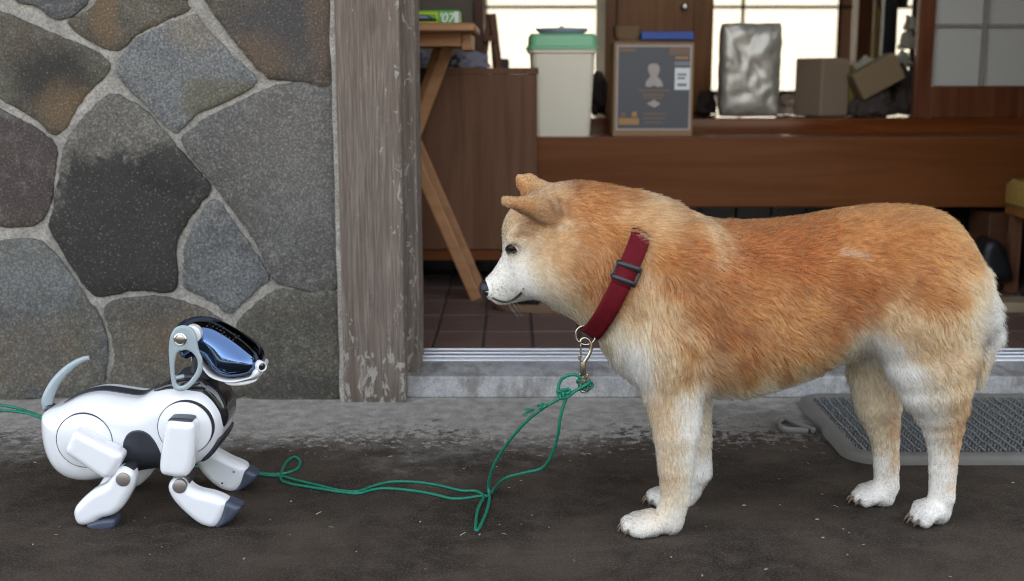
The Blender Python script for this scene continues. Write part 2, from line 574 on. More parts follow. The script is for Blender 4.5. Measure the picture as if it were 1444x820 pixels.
# concrete porch and yard, one sheet to the horizon
def ground_mat():
    n = N('porch_concrete')
    x, y, z = n.xyz()
    fine, mid, big = n.noise(330, 5, 0.7), n.noise(38, 5, 0.62), n.noise(5.5, 5, 0.6)
    str_ = n.noise(1.0, 4, 0.6, n.pos((14, 46, 20)))
    dark = n.mix(n.step(big, 0.34, 0.68), (0.022, 0.0165, 0.0120), (0.062, 0.047, 0.034))
    dark = n.mix(n.step(mid, 0.4, 0.75, 0, 0.6), dark, (0.070, 0.056, 0.044))
    dark = n.mix(n.step(str_, 0.52, 0.8, 0, 0.5), dark, (0.020, 0.016, 0.013))
    dark = n.mix(n.step(fine, 0.48, 0.66, 0, 0.6), dark, (0.13, 0.105, 0.083))
    lite = n.mix(n.step(mid, 0.3, 0.7), (0.30, 0.28, 0.245), (0.50, 0.475, 0.43))
    lite = n.mix(n.step(fine, 0.35, 0.6, 0.55, 0), lite, (0.12, 0.10, 0.08))
    # worn pale cement along the foot of the wall, breaking into flakes away from it
    edge = n.math('ADD', y, n.math('MULTIPLY_ADD', n.noise(26, 6, 0.75), 0.5, -0.25))
    edge = n.math('ADD', edge, n.math('MULTIPLY_ADD', n.noise(4.0, 3), 0.5, -0.25))
    edge = n.math('ADD', edge, n.step(x, 0.0, 0.3, 0.0, -0.10))
    m1 = n.step(edge, 1.74, 2.13, 0.0, 0.88)
    flk = n.math('MULTIPLY', n.step(n.math('ADD', n.noise(55, 6, 0.75), n.step(y, 1.70, 2.05, -0.16, 0.14)), 0.52, 0.57), 0.85)
    flk = n.math('MULTIPLY', flk, n.step(x, 0.1, 0.6, 1.0, 0.25))
    c = n.mix(n.math('MAXIMUM', m1, flk), dark, lite)
    # sandy yard beyond the porch, behind the camera
    c = n.mix(n.step(y, 0.4, 0.1), c, (0.30, 0.26, 0.20))
    sp = n.math('MULTIPLY', n.step(n.voro(240), 0.06, 0.15, 1, 0), n.step(n.noise(70, 3), 0.55, 0.62))
    c = n.mix(n.math('MULTIPLY', sp, 0.3), c, (0.33, 0.29, 0.24))
    n.bump(n.math('ADD', n.math('MULTIPLY', fine, 0.8), n.math('ADD', mid, n.math('MULTIPLY', big, 2))), 0.45, 0.004)
    return n.fin(c, n.step(mid, 0.3, 0.7, 0.7, 0.92), 0, 0.16)
bm = bmesh.new()
add_box(bm, (-120, -120, -0.3), (120, 120, 0.0))
tag(obj_bm('ground', bm, ground_mat()), kind='structure')

# ---- house shell (roof, ceiling, walls): shades the porch as the real house does
M_PLASTER = plain('plaster', (0.42, 0.37, 0.29), 0.9, var=0.06, scale=8)
M_EAVE = wood('eave_wood', (0.10, 0.06, 0.035), (0.20, 0.13, 0.08), 'y', 0.7)
M_TILE_ROOF = plain('roof_tile', (0.07, 0.07, 0.075), 0.5)
M_DARKWALL = plain('dark_wall', (0.012, 0.010, 0.009), 0.6)
rf = thing('house_roof', 'dark pitched house roof above the porch with deep front eave', 'roof', (0, 4, 2.5))
for nm, pts in (('front_slope', ((1.22, 2.42), (4.4, 4.1))), ('rear_slope', ((4.4, 4.1), (7.0, 2.75)))):
    bm = bmesh.new()
    (y0, z0), (y1, z1) = pts
    v = [bm.verts.new((x, y, z + dz)) for x in (-5, 6) for dz in (0, 0.12) for y, z in ((y0, z0), (y1, z1))]
    for f in ((0, 1, 3, 2), (4, 6, 7, 5), (0, 4, 5, 1), (2, 3, 7, 6), (0, 2, 6, 4), (1, 5, 7, 3)):
        bm.faces.new([v[i] for i in f])
    obj_bm(nm, bm, M_EAVE, rf)
tag(box('ceiling', (-1.6, 2.33, 2.45), (3.2, 6.62, 2.50), M_EAVE, bevel=0), kind='structure')
tag(box('wall_front_upper', (-5, 2.20, 1.95), (6, 2.32, 2.90), M_PLASTER, bevel=0), kind='structure')
tag(box('wall_front_right', (1.10, 2.20, 0.0545), (6, 2.32, 1.948), M_PLASTER, bevel=0), kind='structure')
tag(box('wall_front_left', (-5, 2.20, 0.0), (-0.24, 2.32, 1.948), M_PLASTER, bevel=0), kind='structure')
tag(box('wall_left', (-1.75, 2.322, 0.0), (-1.6, 6.62, 2.448), M_PLASTER, bevel=0), kind='structure')
tag(box('wall_right', (3.2, 2.322, 0.0), (3.35, 6.62, 2.448), M_PLASTER, bevel=0), kind='structure')
tag(box('wall_rear_upper', (-1.6, 6.50, 1.95), (3.2, 6.62, 2.448), M_PLASTER, bevel=0), kind='structure')

# ---- trees across the yard: what the polished head of the robot mirrors
M_FOL = plain('far_foliage', (0.05, 0.065, 0.03), 0.8, var=0.5, scale=2)
bm = bmesh.new()
for i in range(60):
    cx = RNG.uniform(-26, 26); cy = -19 + RNG.uniform(-3, 3); H = RNG.uniform(2.0, 6.5)
    for k in range(90):
        p = Vector((cx + RNG.normal(0, 1.3), cy + RNG.normal(0, 1.0), abs(RNG.uniform(0.05, 1) ** 0.8 * H)))
        r = RNG.uniform(0.25, 0.6)
        q = [bm.verts.new(p + Vector(RNG.normal(0, 1, 3)).normalized() * r) for _ in range(4)]
        for f in ((0, 1, 2), (0, 2, 3), (0, 3, 1), (1, 3, 2)): bm.faces.new([q[j] for j in f])
tag(obj_bm('treeline', bm, M_FOL), 'dark line of trees far across the yard', 'trees', kind='stuff')

# ------------------------------------------------------------------ stone wall
wall = thing('stone_wall', 'crazy paved wall of dark grey and brown stones behind the robot dog', 'wall', (-0.7, WALL_Y, 0))
xr = P(487, 500, WALL_Y).x
bm = bmesh.new()
nx_, nz_ = 150, 150
grid = {}
for i in range(nx_ + 1):
    for j in range(nz_ + 1):
        x = -1.35 + (xr + 1.35) * i / nx_; z = 1.2 * j / nz_
        dd = mnoise.noise(Vector((x * 30, z * 30, 3))) * 0.0014 + mnoise.noise(Vector((x * 90, z * 90, 9))) * 0.0009
        grid[i, j] = bm.verts.new((x, WALL_Y - 0.0065 + dd, z))
for i in range(nx_):
    for j in range(nz_):
        bm.faces.new((grid[i, j], grid[i + 1, j], grid[i + 1, j + 1], grid[i, j + 1]))
obj_bm('mortar', bm, M_MORTAR, wall, True)
box('wall_core', (-1.60, WALL_Y + 0.006, 0), (xr - 0.002, WALL_Y + 0.044, 1.948), M_MORTAR, wall, 0)
GREY, DGREY, BROWN, BLUE, RUST, RED = (0.085, 0.083, 0.080), (0.030, 0.028, 0.026), (0.062, 0.050, 0.037), (0.122, 0.126, 0.128), (0.098, 0.062, 0.032), (0.055, 0.041, 0.037)
OLIVE, TAN, BLACK = (0.082, 0.075, 0.054), (0.135, 0.118, 0.090), (0.012, 0.011, 0.010)
stones = [
 ([(22, -60), (128, -60), (126, 0), (90, 29), (52, 10), (24, -2)], stone_mat('stone_a', (0.05, 0.052, 0.056), GREY)),
 ([(140, -70), (278, -70), (266, 0), (270, 13), (240, 28), (197, 48), (163, 72), (99, 34), (138, 2)], stone_mat('stone_b', BROWN, OLIVE, [(150, 22, 18, 40, RUST, 0.4, 0.8)])),
 ([(-40, 0), (0, 15), (60, 40), (155, 87), (120, 138), (83, 189), (50, 166), (0, 138), (-50, 110)], stone_mat('stone_c', OLIVE, BROWN, [(80, 110, 60, 40, BLACK, 0.45, 0.85), (100, 150, 40, 35, RUST, 0.4, 0.7)])),
 ([(167, 100), (190, 60), (200, 52), (272, 22), (290, 38), (328, 78), (363, 115), (320, 143), (281, 160), (257, 183), (243, 184), (205, 146)], stone_mat('stone_d', BLUE, (0.10, 0.105, 0.11), [(310, 140, 55, 30, OLIVE, 0.3, 0.9), (275, 40, 40, 30, TAN, 0.5, 0.7)])),
 ([(292, -70), (470, -70), (470, 0), (471, 116), (420, 114), (385, 111), (374, 106), (340, 68), (298, 12), (284, -20)], stone_mat('stone_e', BROWN, (0.045, 0.035, 0.028), [(400, 40, 70, 60, (0.035, 0.033, 0.034), 0.5, 0.8), (360, 80, 50, 30, RUST, 0.6, 0.5), (455, 30, 20, 70, RUST, 0.5, 0.4)])),
 ([(260, 202), (281, 176), (322, 152), (385, 123), (402, 120), (473, 125), (476, 260), (479, 400), (393, 397), (368, 352), (344, 315), (304, 262)], stone_mat('stone_f', GREY, (0.075, 0.070, 0.064), [(420, 210, 70, 80, (0.10, 0.093, 0.085), 0.6, 0.6)], 0.7)),
 ([(97, 200), (122, 165), (150, 138), (168, 135), (205, 155), (240, 194), (270, 228), (297, 264), (282, 290), (260, 320), (250, 350), (248, 407), (190, 408), (138, 416), (104, 374), (73, 322), (77, 297), (90, 230)], stone_mat('stone_g', (0.105, 0.098, 0.085), (0.080, 0.073, 0.060), [(185, 335, 130, 112, BLACK, 0.14, 0.9), (250, 240, 60, 38, BLACK, 0.25, 0.85)], 0.5)),
 ([(-50, 130), (0, 153), (40, 173), (78, 200), (82, 213), (79, 250), (73, 290), (50, 317), (0, 319), (-50, 320)], stone_mat('stone_h', RED, (0.042, 0.031, 0.028))),
 ([(-50, 338), (0, 339), (55, 338), (86, 364), (113, 402), (137, 436), (149, 461), (154, 490), (151, 520), (142, 556), (60, 558), (-50, 559)], stone_mat('stone_i', (0.075, 0.082, 0.084), (0.085, 0.079, 0.060), [(40, 500, 70, 50, RUST, 0.7, 0.35), (40, 380, 70, 40, BLUE, 0.7, 0.5)])),
 ([(304, 281), (324, 303), (345, 333), (366, 362), (381, 389), (376, 398), (345, 424), (324, 440), (302, 424), (265, 406), (261, 378), (264, 345), (278, 310)], stone_mat('stone_j', (0.108, 0.112, 0.115), (0.072, 0.074, 0.075))),
 ([(151, 431), (194, 418), (249, 421), (297, 439), (318, 457), (329, 482), (337, 520), (339, 558), (159, 558), (164, 510), (160, 475)], stone_mat('stone_k', (0.088, 0.080, 0.062), (0.062, 0.057, 0.048), [(250, 480, 60, 40, RUST, 0.7, 0.35)])),
 ([(392, 408), (436, 411), (479, 414), (481, 480), (482, 558), (351, 558), (343, 520), (336, 482), (334, 458), (358, 431)], stone_mat('stone_l', (0.060, 0.055, 0.043), (0.075, 0.068, 0.05), [(420, 540, 70, 20, DGREY, 0.5, 0.7)])),
]
SM = [t_[1] for t_ in stones]
stones += [([(-230, -70), (-60, -70), (-58, -2), (-60, 100), (-110, 128), (-200, 90), (-240, 10)], SM[5]), ([(-270, 110), (-205, 105), (-112, 142), (-62, 128), (-60, 318), (-150, 322), (-235, 280), (-290, 190)], SM[2]), ([(-240, 296), (-150, 336), (-60, 337), (-60, 558), (-250, 559), (-265, 420)], SM[10]), ([(-330, -70), (-246, -70), (-252, 12), (-215, 94), (-282, 100), (-335, 40)], SM[7]), ([(-335, 56), (-284, 116), (-302, 190), (-246, 290), (-276, 420), (-262, 558), (-335, 558)], SM[8]),
 ([(-330, -85), (-330, -290), (-160, -290), (-120, -190), (-140, -85)], SM[11]), ([(-128, -85), (-106, -190), (-146, -290), (60, -290), (90, -180), (20, -84)], SM[3]), ([(36, -85), (102, -176), (76, -290), (300, -290), (290, -150), (240, -85)], SM[6]), ([(256, -85), (304, -150), (314, -290), (466, -290), (469, -85)], SM[9])]
for k, (pts, m) in enumerate(stones):
    poly = catmull(pts, 9)
    ol = []
    for i in range(len(poly)):
        p = Vector((poly[i][0], poly[i][1], 0))
        j = mnoise.noise(Vector((p.x * 0.09, p.y * 0.09, k * 7))) * 2.2 + mnoise.noise(Vector((p.x * 0.3, p.y * 0.3, k * 5))) * 1.5 + mnoise.noise(Vector((p.x * 0.8, p.y * 0.8, k * 3))) * 0.8
        c = np.mean(poly, 0); dr = Vector((p.x - c[0], p.y - c[1], 0)).normalized()
        ol.append(P(p.x + dr.x * j, p.y + dr.y * j, WALL_Y))
    bm = bmesh.new()
    cen = sum(ol, Vector()) / len(ol)
    proud = RNG.uniform(0.0092, 0.0122)
    rings = []
    for sc, dy in ((1.016, 0.004), (1.012, -proud * 0.6), (1.006, -proud * 0.95), (0.99, -proud * 1.07), (0.82, -proud * 1.12), (0.5, -proud * 1.15), (0.2, -proud * 1.15)):
        rings.append([bm.verts.new((cen.x + (p.x - cen.x) * sc, WALL_Y + dy + mnoise.noise(Vector((p.x * 22 * sc, p.z * 22 * sc, k))) * 0.0012, cen.z + (p.z - cen.z) * sc)) for p in ol])
    n_ = len(ol)
    for a, b in zip(rings, rings[1:]):
        for i in range(n_):
            bm.faces.new((a[i], a[(i + 1) % n_], b[(i + 1) % n_], b[i]))
    bm.faces.new(rings[-1])
    obj_bm('stone', bm, m, wall, True)

# ------------------------------------------------------------------ weathered post
def post_mat():
    n = N('weathered_post')
    x, y, z = n.xyz()
    v = n.pos((150, 60, 5.0))
    g = n.noise(1.0, 6, 0.65, v, 0.9)
    v2 = n.pos((420, 200, 14)); g2 = n.noise(1.0, 4, 0.6, v2)
    blot = n.noise(9, 4, 0.6)
    c = n.mix(n.step(g, 0.3, 0.72), (0.125, 0.094, 0.072), (0.240, 0.197, 0.163))
    c = n.mix(n.step(g2, 0.38, 0.62, 0.6, 0), c, (0.075, 0.055, 0.043))
    c = n.mix(n.step(blot, 0.4, 0.7, 0, 0.45), c, (0.14, 0.112, 0.092))
    # old pale paint left in flakes, thicker near the ground and along the right edge
    hgt = n.step(z, 0.0, 0.36, 0.10, -0.075)
    edge = n.step(x, P(545, 300, 2.12).x, P(566, 300, 2.12).x, 0.0, 0.085)
    f = n.noise(1.0, 6, 0.72, n.pos((62, 60, 24)), 0.6)
    fl = n.step(n.math('ADD', f, n.math('MAXIMUM', hgt, n.math('ADD', edge, -0.04))), 0.615, 0.645)
    c = n.mix(n.math('MULTIPLY', fl, 0.8), c, n.mix(g2, (0.26, 0.235, 0.20), (0.46, 0.43, 0.38)))
    wet = n.step(n.math('ADD', z, n.math('MULTIPLY', n.noise(1.0, 4, 0.6, n.pos((60, 60, 6))), 0.09)), 0.10, 0.03)
    c = n.mix(n.math('MULTIPLY', wet, n.math('MULTIPLY_ADD', fl, -0.6, 0.55)), c, (0.075, 0.058, 0.042))
    # knot
    kd = n.dist(P(524, 28, 2.12), (75, 0, 34), None)
    c = n.mix(n.step(kd, 0.5, 1.1, 0.55, 0), c, (0.085, 0.065, 0.052))
    n.bump(n.math('ADD', g, n.math('ADD', n.math('MULTIPLY', g2, 0.7), n.math('MULTIPLY', fl, 0.6))), 0.6, 0.0025)
    return n.fin(c, 0.8, 0, 0.25)
M_POST = post_mat()
POST_Y = 2.125
post = thing('wooden_post', 'weathered grey wooden door post with flaking paint beside the stone wall', 'post', (-0.26, POST_Y, 0))
def post_piece(name, px0t, px0b, px1t, px1b, y0, y1, m=M_POST, seg=40, amp=0.0008):
    bm = bmesh.new()
    xl, xrr = P((px0t + px0b) / 2, 280, y0).x, P((px1t + px1b) / 2, 280, y0).x
    rings = []
    for k in range(seg + 1):
        z = 1.95 * (k / seg) ** 1.6
        a = [(xl, y1), (xl, y0 + 0.003), (xl + 0.003, y0), (xl + (xrr - xl) * 0.33, y0), (xl + (xrr - xl) * 0.66, y0), (xrr - 0.003, y0), (xrr, y0 + 0.003), (xrr, y1)]
        rings.append([bm.verts.new((x + mnoise.noise(Vector((x * 30, z * 8, 1))) * amp, y + mnoise.noise(Vector((x * 60, z * 6, 5))) * amp * (y < y1 - 0.01), z)) for x, y in a])
    for a, b in zip(rings, rings[1:]):
        for i in range(7): bm.faces.new((a[i], a[i + 1], b[i + 1], b[i]))
    return obj_bm(name, bm, m, post, True, autos=40)
post_piece('post_face', 478, 478, 567, 567, POST_Y, 2.30)
post_piece('edge_strip', 560, 560, 588, 588, 2.185, 2.30)
M_JAMB = wood('jamb_wood', (0.05, 0.032, 0.022), (0.17, 0.12, 0.085), 'z', 0.6)
post_piece('door_jamb', 584, 584, 590.5, 590.5, 2.30, 2.345, M_JAMB)
# cement fillet between stones and post
n = 60
bm = bmesh.new()
xa, xb = P(476, 300, WALL_Y).x - 0.004, P(484, 300, POST_Y).x + 0.002
prev = None
for k in range(n + 1):
    z = 1.2 * k / n
    j = mnoise.noise(Vector((0, z * 16, 2))) * 0.003
    row = [bm.verts.new((xa + j, WALL_Y - 0.002, z)), bm.verts.new((xa + 0.003 + j, POST_Y + 0.008, z)), bm.verts.new((xb, POST_Y + 0.006, z)), bm.verts.new((xb, WALL_Y, z))]
    if prev:
        for i in range(3): bm.faces.new((prev[i], prev[i + 1], row[i + 1], row[i]))
    prev = row
obj_bm('cement_fillet', bm, M_MORTAR, wall, True)

# ------------------------------------------------------------------ concrete step, aluminium track, tile floor
def step_mat():
    n = N('step_concrete')
    x, y, z = n.xyz()
    a, b = n.noise(13, 5, 0.65), n.noise(300, 4, 0.7)
    dr = n.noise(1.0, 5, 0.65, n.pos((26, 10, 12)))
    c = n.mix(n.step(a, 0.3, 0.7), (0.33, 0.325, 0.32), (0.50, 0.49, 0.475))
    c = n.mix(n.step(dr, 0.44, 0.66, 0.0, 0.65), c, (0.13, 0.115, 0.095))
    c = n.mix(n.step(dr, 0.46, 0.34, 0.0, 0.5), c, (0.42, 0.43, 0.44))
    c = n.mix(n.step(b, 0.35, 0.65, 0.35, 0), c, (0.06, 0.055, 0.045))
    n.bump(n.math('ADD', a, b), 0.35, 0.002)
    return n.fin(c, 0.75, 0, 0.3)
M_STEP = step_mat()
SX0, SX1 = P(573, 545, 2.155).x, 1.74
sx_i = P(592, 495, 2.30).x
tag(box('concrete_step', (SX0, 2.155, 0), (SX1, 2.330, 0.0415), M_STEP, bevel=0.003), kind='structure')
M_ALU = plain('aluminium', (0.72, 0.73, 0.75), 0.32, 0.9, var=0.05, scale=30)
trk = thing('door_track', 'ribbed aluminium sliding door track along the top of the concrete step', 'door track', (0.5, 2.30, 0.0415))
box('track_base', (sx_i - 0.004, 2.268, 0.0415), (SX1, 2.352, 0.0455), M_ALU, trk, 0.001)
for yy in (2.271, 2.300, 2.331):
    box('rail', (sx_i - 0.004, yy, 0.0455), (SX1, yy + 0.010, 0.0535), M_ALU, trk, 0.0015)

FLOOR_Z = 0.044
tag(box('interior_floor', (-1.6, 2.353, -0.05), (3.2, 3.45, FLOOR_Z - 0.004), plain('grout', (0.07, 0.055, 0.048), 0.8), bevel=0), kind='structure')
fl_o = bpy.data.objects['interior_floor']
def tile_mat():
    n = N('brown_floor_tile')
    oi = n.new('ShaderNodeObjectInfo')
    a, b = n.noise(12, 4, 0.6), n.noise(150, 3)
    c = n.mix(n.step(a, 0.3, 0.7), (0.125, 0.075, 0.060), (0.165, 0.105, 0.085))
    c = n.mix(n.math('MULTIPLY', oi.outputs['Random'], 0.5), c, (0.10, 0.066, 0.058))
    c = n.mix(n.step(n.noise(26, 5, 0.7), 0.5, 0.75, 0, 0.35), c, (0.14, 0.11, 0.095))
    n.bump(b, 0.15, 0.001)
    return n.fin(c, n.step(a, 0.3, 0.7, 0.42, 0.6), 0, 0.4)
M_TILE = tile_mat()
tile_me = None
TW, TD, GAP = 0.104, 0.178, 0.006
tx0 = P(608, 488, 2.36).x - 4 * TW
for i in range(28):
    for j in range(6):
        x, y = tx0 + i * TW, 2.356 + j * TD
        if x > 1.9: continue
        if tile_me is None:
            t_ = box('tile', (x + GAP / 2, y + GAP / 2, FLOOR_Z - 0.012), (x + TW - GAP / 2, y + TD - GAP / 2, FLOOR_Z), M_TILE, fl_o, 0.0015, seg=1)
            tile_me = t_.data; base_loc = t_.location.copy()
        else:
            t_ = bpy.data.objects.new('tile', tile_me); COL.objects.link(t_); t_.parent = fl_o
            t_.location = base_loc + Vector((i * TW, j * TD, RNG.uniform(-0.0006, 0.0006)))

# ------------------------------------------------------------------ raised timber floor (front beam, threshold)
M_KAM = wood('kamachi_wood', (0.125, 0.038, 0.0095), (0.185, 0.063, 0.019), 'x', 0.36, 0.6, 0.2, 0.05)
M_RED = wood('threshold_wood', (0.13, 0.030, 0.007), (0.25, 0.075, 0.022), 'x', 0.15, 1.0, 0.5, 0.08)
M_BOARD = wood('floorboard_wood', (0.085, 0.030, 0.011), (0.16, 0.068, 0.027), 'x', 0.13, 1.0, 0.6, 0.03)
KY, KZ = 3.12, 0.436
rfl = box('raised_floor', (-1.6, 3.45, 0.20), (3.2, 6.48, 0.468), M_BOARD, bevel=0)
tag(rfl, kind='structure')
box('front_beam', (-1.6, KY, 0.250), (3.2, KY + 0.12, KZ), M_KAM, rfl, 0.004)
box('step_board', (-1.6, KY + 0.1205, 0.38), (3.2, 3.398, KZ - 0.003), M_BOARD, rfl, 0.001)
box('threshold', (-1.6, 3.40, 0.40), (3.2, 3.449, 0.472), M_RED, rfl, 0.004)
# dark tiled recess below the beam
rec = box('wall_recess', (-1.6, 3.32, FLOOR_Z - 0.004), (3.2, 3.38, 0.378), M_DARKWALL, bevel=0)
tag(rec, kind='structure')
M_BTILE = plain('black_tile', (0.014, 0.014, 0.016), 0.25)
tm = None
for i in range(22):
    for j in range(3):
        x, z = -0.25 + i * 0.098, FLOOR_Z + 0.004 + j * 0.11
        if tm is None:
            t_ = box('tile', (x, 3.312, z), (x + 0.093, 3.3195, z + 0.105), M_BTILE, rec, 0.001, seg=1); tm = t_.data; bl = t_.location.copy()
        else:
            t_ = bpy.data.objects.new('tile', tm); COL.objects.link(t_); t_.parent = rec; t_.location = bl + Vector((i * 0.098, 0, j * 0.11))

# ================================================================== INSIDE THE ENTRANCE
M_CAB = wood('cabinet_veneer', (0.115, 0.050, 0.024), (0.190, 0.092, 0.050), 'z', 0.5, 0.8, 0.2, 0.05)
M_TABLE = wood('table_wood', (0.30, 0.135, 0.055), (0.46, 0.23, 0.10), 'x', 0.45, 0.8, 0.4, 0.05)
CABY = 3.06
cx1 = P(757, 200, CABY).x
ctop = P(700, 96, CABY).z
cb = P(650, 352, CABY).z
cab = thing('shoe_cabinet', 'low dark brown veneered shoe cabinet behind the folding table', 'cabinet', (-0.1, CABY, FLOOR_Z))
box('front_panel', (-0.62, CABY, cb), (cx1, CABY + 0.018, ctop - 0.016), M_CAB, cab, 0.001)
box('side_panel', (cx1 - 0.018, CABY + 0.0182, cb), (cx1, CABY + 0.245, ctop - 0.016), M_CAB, cab, 0.001)
box('top', (-0.62, CABY - 0.003, ctop - 0.0158), (cx1 + 0.003, CABY + 0.247, ctop), M_CAB, cab, 0.001)
box('plinth', (-0.62, CABY + 0.01, cb - 0.030), (cx1 - 0.01, CABY + 0.235, cb - 0.0005), M_KAM, cab, 0.001)
for x in (-0.55, cx1 - 0.10):
    box('foot', (x, CABY + 0.06, FLOOR_Z), (x + 0.05, CABY + 0.20, cb - 0.0305), M_DARKWALL, cab, 0.001)

# cloth and bag left on the cabinet
def crumple(name, c, r, mat, seed, parent=None, amp=0.35, flat=0.0, n=3):
    bm = bmesh.new()
    bmesh.ops.create_icosphere(bm, subdivisions=n + 2, radius=1)
    for v in bm.verts:
        p = v.co.copy()
        d = 1 + amp * mnoise.noise(p * 1.6 + Vector((seed, 0, 0))) + amp * 0.5 * mnoise.noise(p * 4.1 + Vector((0, seed, 0))) - amp * 0.35 * abs(mnoise.noise(p * 6.5 + Vector((0, 0, seed))))
        v.co = Vector((p.x * r[0] * d, p.y * r[1] * d, max(p.z, -0.35 - flat) * r[2] * d))
    lo = min(v.co.z for v in bm.verts)
    for v in bm.verts: v.co += Vector((c[0], c[1], c[2] - lo))
    return obj_bm(name, bm, mat, parent, True)
M_CLOTH = plain('grey_cloth', (0.22, 0.21, 0.25), 0.9)
p = P(660, 95, 3.2)
tag(crumple('cloth_bundle', (p.x, 3.18, ctop), (0.060, 0.05, 0.030), M_CLOTH, 3), 'crumpled grey cloth lying on the brown shoe cabinet', 'cloth')
p = P(598, 95, 3.2)
tag(crumple('cloth_bundle', (p.x - 0.02, 3.20, ctop), (0.045, 0.05, 0.028), M_CLOTH, 8), 'small pale cloth bundle on the cabinet next to the door post', 'cloth')

# folding table
TY = 2.86
tb = thing('folding_table', 'light wooden folding table with crossed legs inside the doorway', 'table', (-0.35, TY, FLOOR_Z))
tz = P(640, 36, TY).z
xe = P(671, 40, TY - 0.13).x
loft('table_top', [(0, 0.90, 0.345, 0.012), (0.004, 0.91, 0.355, 0.014), (0.016, 0.91, 0.355, 0.014), (0.020, 0.90, 0.345, 0.012)], (xe - 0.455, TY + 0.02, tz - 0.020), M_TABLE, tb)
pz = P(650, 66, TY - 0.1).z
ax1 = P(650, 60, TY - 0.1).x
box('apron', (xe - 0.85, TY - 0.105, pz), (ax1, TY - 0.083, tz - 0.0205), M_TABLE, tb, 0.002)
box('apron', (xe - 0.85, TY + 0.145, pz), (ax1, TY + 0.167, tz - 0.0205), M_TABLE, tb, 0.002)
box('end_rail', (ax1 + 0.001, TY - 0.09, P(650, 72, TY).z), (ax1 + 0.024, TY + 0.15, tz - 0.021), M_TABLE, tb, 0.002)
# near pair: the leg that runs down right from the frame edge, and the leg that rises right to the apron
foot = G(672, 424, FLOOR_Z); yn = foot.y
a0 = P(572, 195, yn + 0.0)
d = (foot - a0)
top0 = foot - d * ((tz - 0.03 - FLOOR_Z) / (foot.z - a0.z)) * -1 if False else foot + (a0 - foot) * ((tz - 0.03 - FLOOR_Z) / (a0.z - FLOOR_Z))
bar('leg', foot + Vector((0, 0.012, 0.0)), (top0.x, yn + 0.012, top0.z), 0.028, 0.020, M_TABLE, tb, 0.003)
b1 = P(632, 66, yn + 0.04); b0 = P(585, 190, yn + 0.04)
end = b1 + (b0 - b1) * ((b1.z - FLOOR_Z) / (b1.z - b0.z))
bar('leg', b1 + Vector((0, 0.006, 0)), end + Vector((0, 0.006, 0)), 0.030, 0.020, M_TABLE, tb, 0.003)
yb = yn + 0.17
f2 = G(684, 400, FLOOR_Z); f2 = Vector((f2.x, yb, FLOOR_Z))
bar('leg', foot + Vector((0.004, 0.17, 0)), (top0.x + 0.004, yn + 0.17, top0.z), 0.028, 0.020, M_TABLE, tb, 0.003)
bar('leg', (b1.x - 0.02, yb - 0.035, tz - 0.03), (end.x, yb - 0.035, FLOOR_Z), 0.028, 0.020, M_TABLE, tb, 0.003)

# green box with lettering, on the table
M_GREEN = plain('green_print', (0.10, 0.42, 0.03), 0.4, var=0.05)
M_YEL = plain('yellow_print', (0.75, 0.62, 0.03), 0.4, var=0.05)
M_WHITE = plain('white_print', (0.78, 0.78, 0.76), 0.45, var=0.03)
M_BLK = plain('black_print', (0.015, 0.015, 0.02), 0.35)
M_BLUEGREY = plain('bluegrey_print', (0.22, 0.27, 0.36), 0.4)
gy = TY - 0.05
gz0, gz1 = tz, tz + 0.032
gx1 = P(648, 25, gy).x
gb = thing('game_box', "bright green printed box marked '07 on the folding table", 'box', (gx1 - 0.1, gy, tz))
box('carton', (gx1 - 0.34, gy, gz0 + 0.0003), (gx1, gy + 0.10, gz1), M_GREEN, gb, 0.001)
box('end_label', (gx1 - 0.012, gy - 0.0009, gz0 + 0.001), (gx1 - 0.002, gy - 0.0002, gz1 - 0.003), M_WHITE, gb, 0)
fx0, fx1 = P(560, 25, gy).x, P(617, 25, gy).x
t = 0.0035
zz0, zz1 = gz0 + 0.002, gz1 - 0.005
for lo, hi in (((fx0, zz1 - t), (fx1, zz1)), ((fx0, zz0), (fx1, zz0 + t)), ((fx1 - t, zz0 + t), (fx1, zz1 - t)), ((fx0, zz0 + t), (fx0 + t, zz1 - t))):
    box('yellow_frame', (lo[0], gy - 0.0009, lo[1]), (hi[0], gy - 0.0002, hi[1]), M_YEL, gb, 0)
def flat_shape(name, pts, y, mat, parent, th=0.0006):
    bm = bmesh.new()
    f = bm.faces.new([bm.verts.new((x, y, z)) for x, z in pts])
    r = bmesh.ops.extrude_face_region(bm, geom=[f])
    bmesh.ops.translate(bm, vec=(0, th, 0), verts=[v for v in r['geom'] if isinstance(v, bmesh.types.BMVert)])
    return obj_bm(name, bm, mat, parent)
cxm = (fx0 + fx1) / 2 + 0.012
flat_shape('printed_car', [(cxm - 0.033, zz0 + 0.005), (cxm + 0.033, zz0 + 0.005), (cxm + 0.034, zz0 + 0.011), (cxm + 0.022, zz0 + 0.013), (cxm + 0.012, zz0 + 0.019), (cxm - 0.010, zz0 + 0.019), (cxm - 0.020, zz0 + 0.013), (cxm - 0.034, zz0 + 0.011)], gy - 0.0009, M_BLK, gb)
flat_shape('printed_window', [(cxm - 0.013, zz0 + 0.012), (cxm + 0.017, zz0 + 0.012), (cxm + 0.009, zz0 + 0.018), (cxm - 0.008, zz0 + 0.018)], gy - 0.0013, M_BLUEGREY, gb, 0.0003)
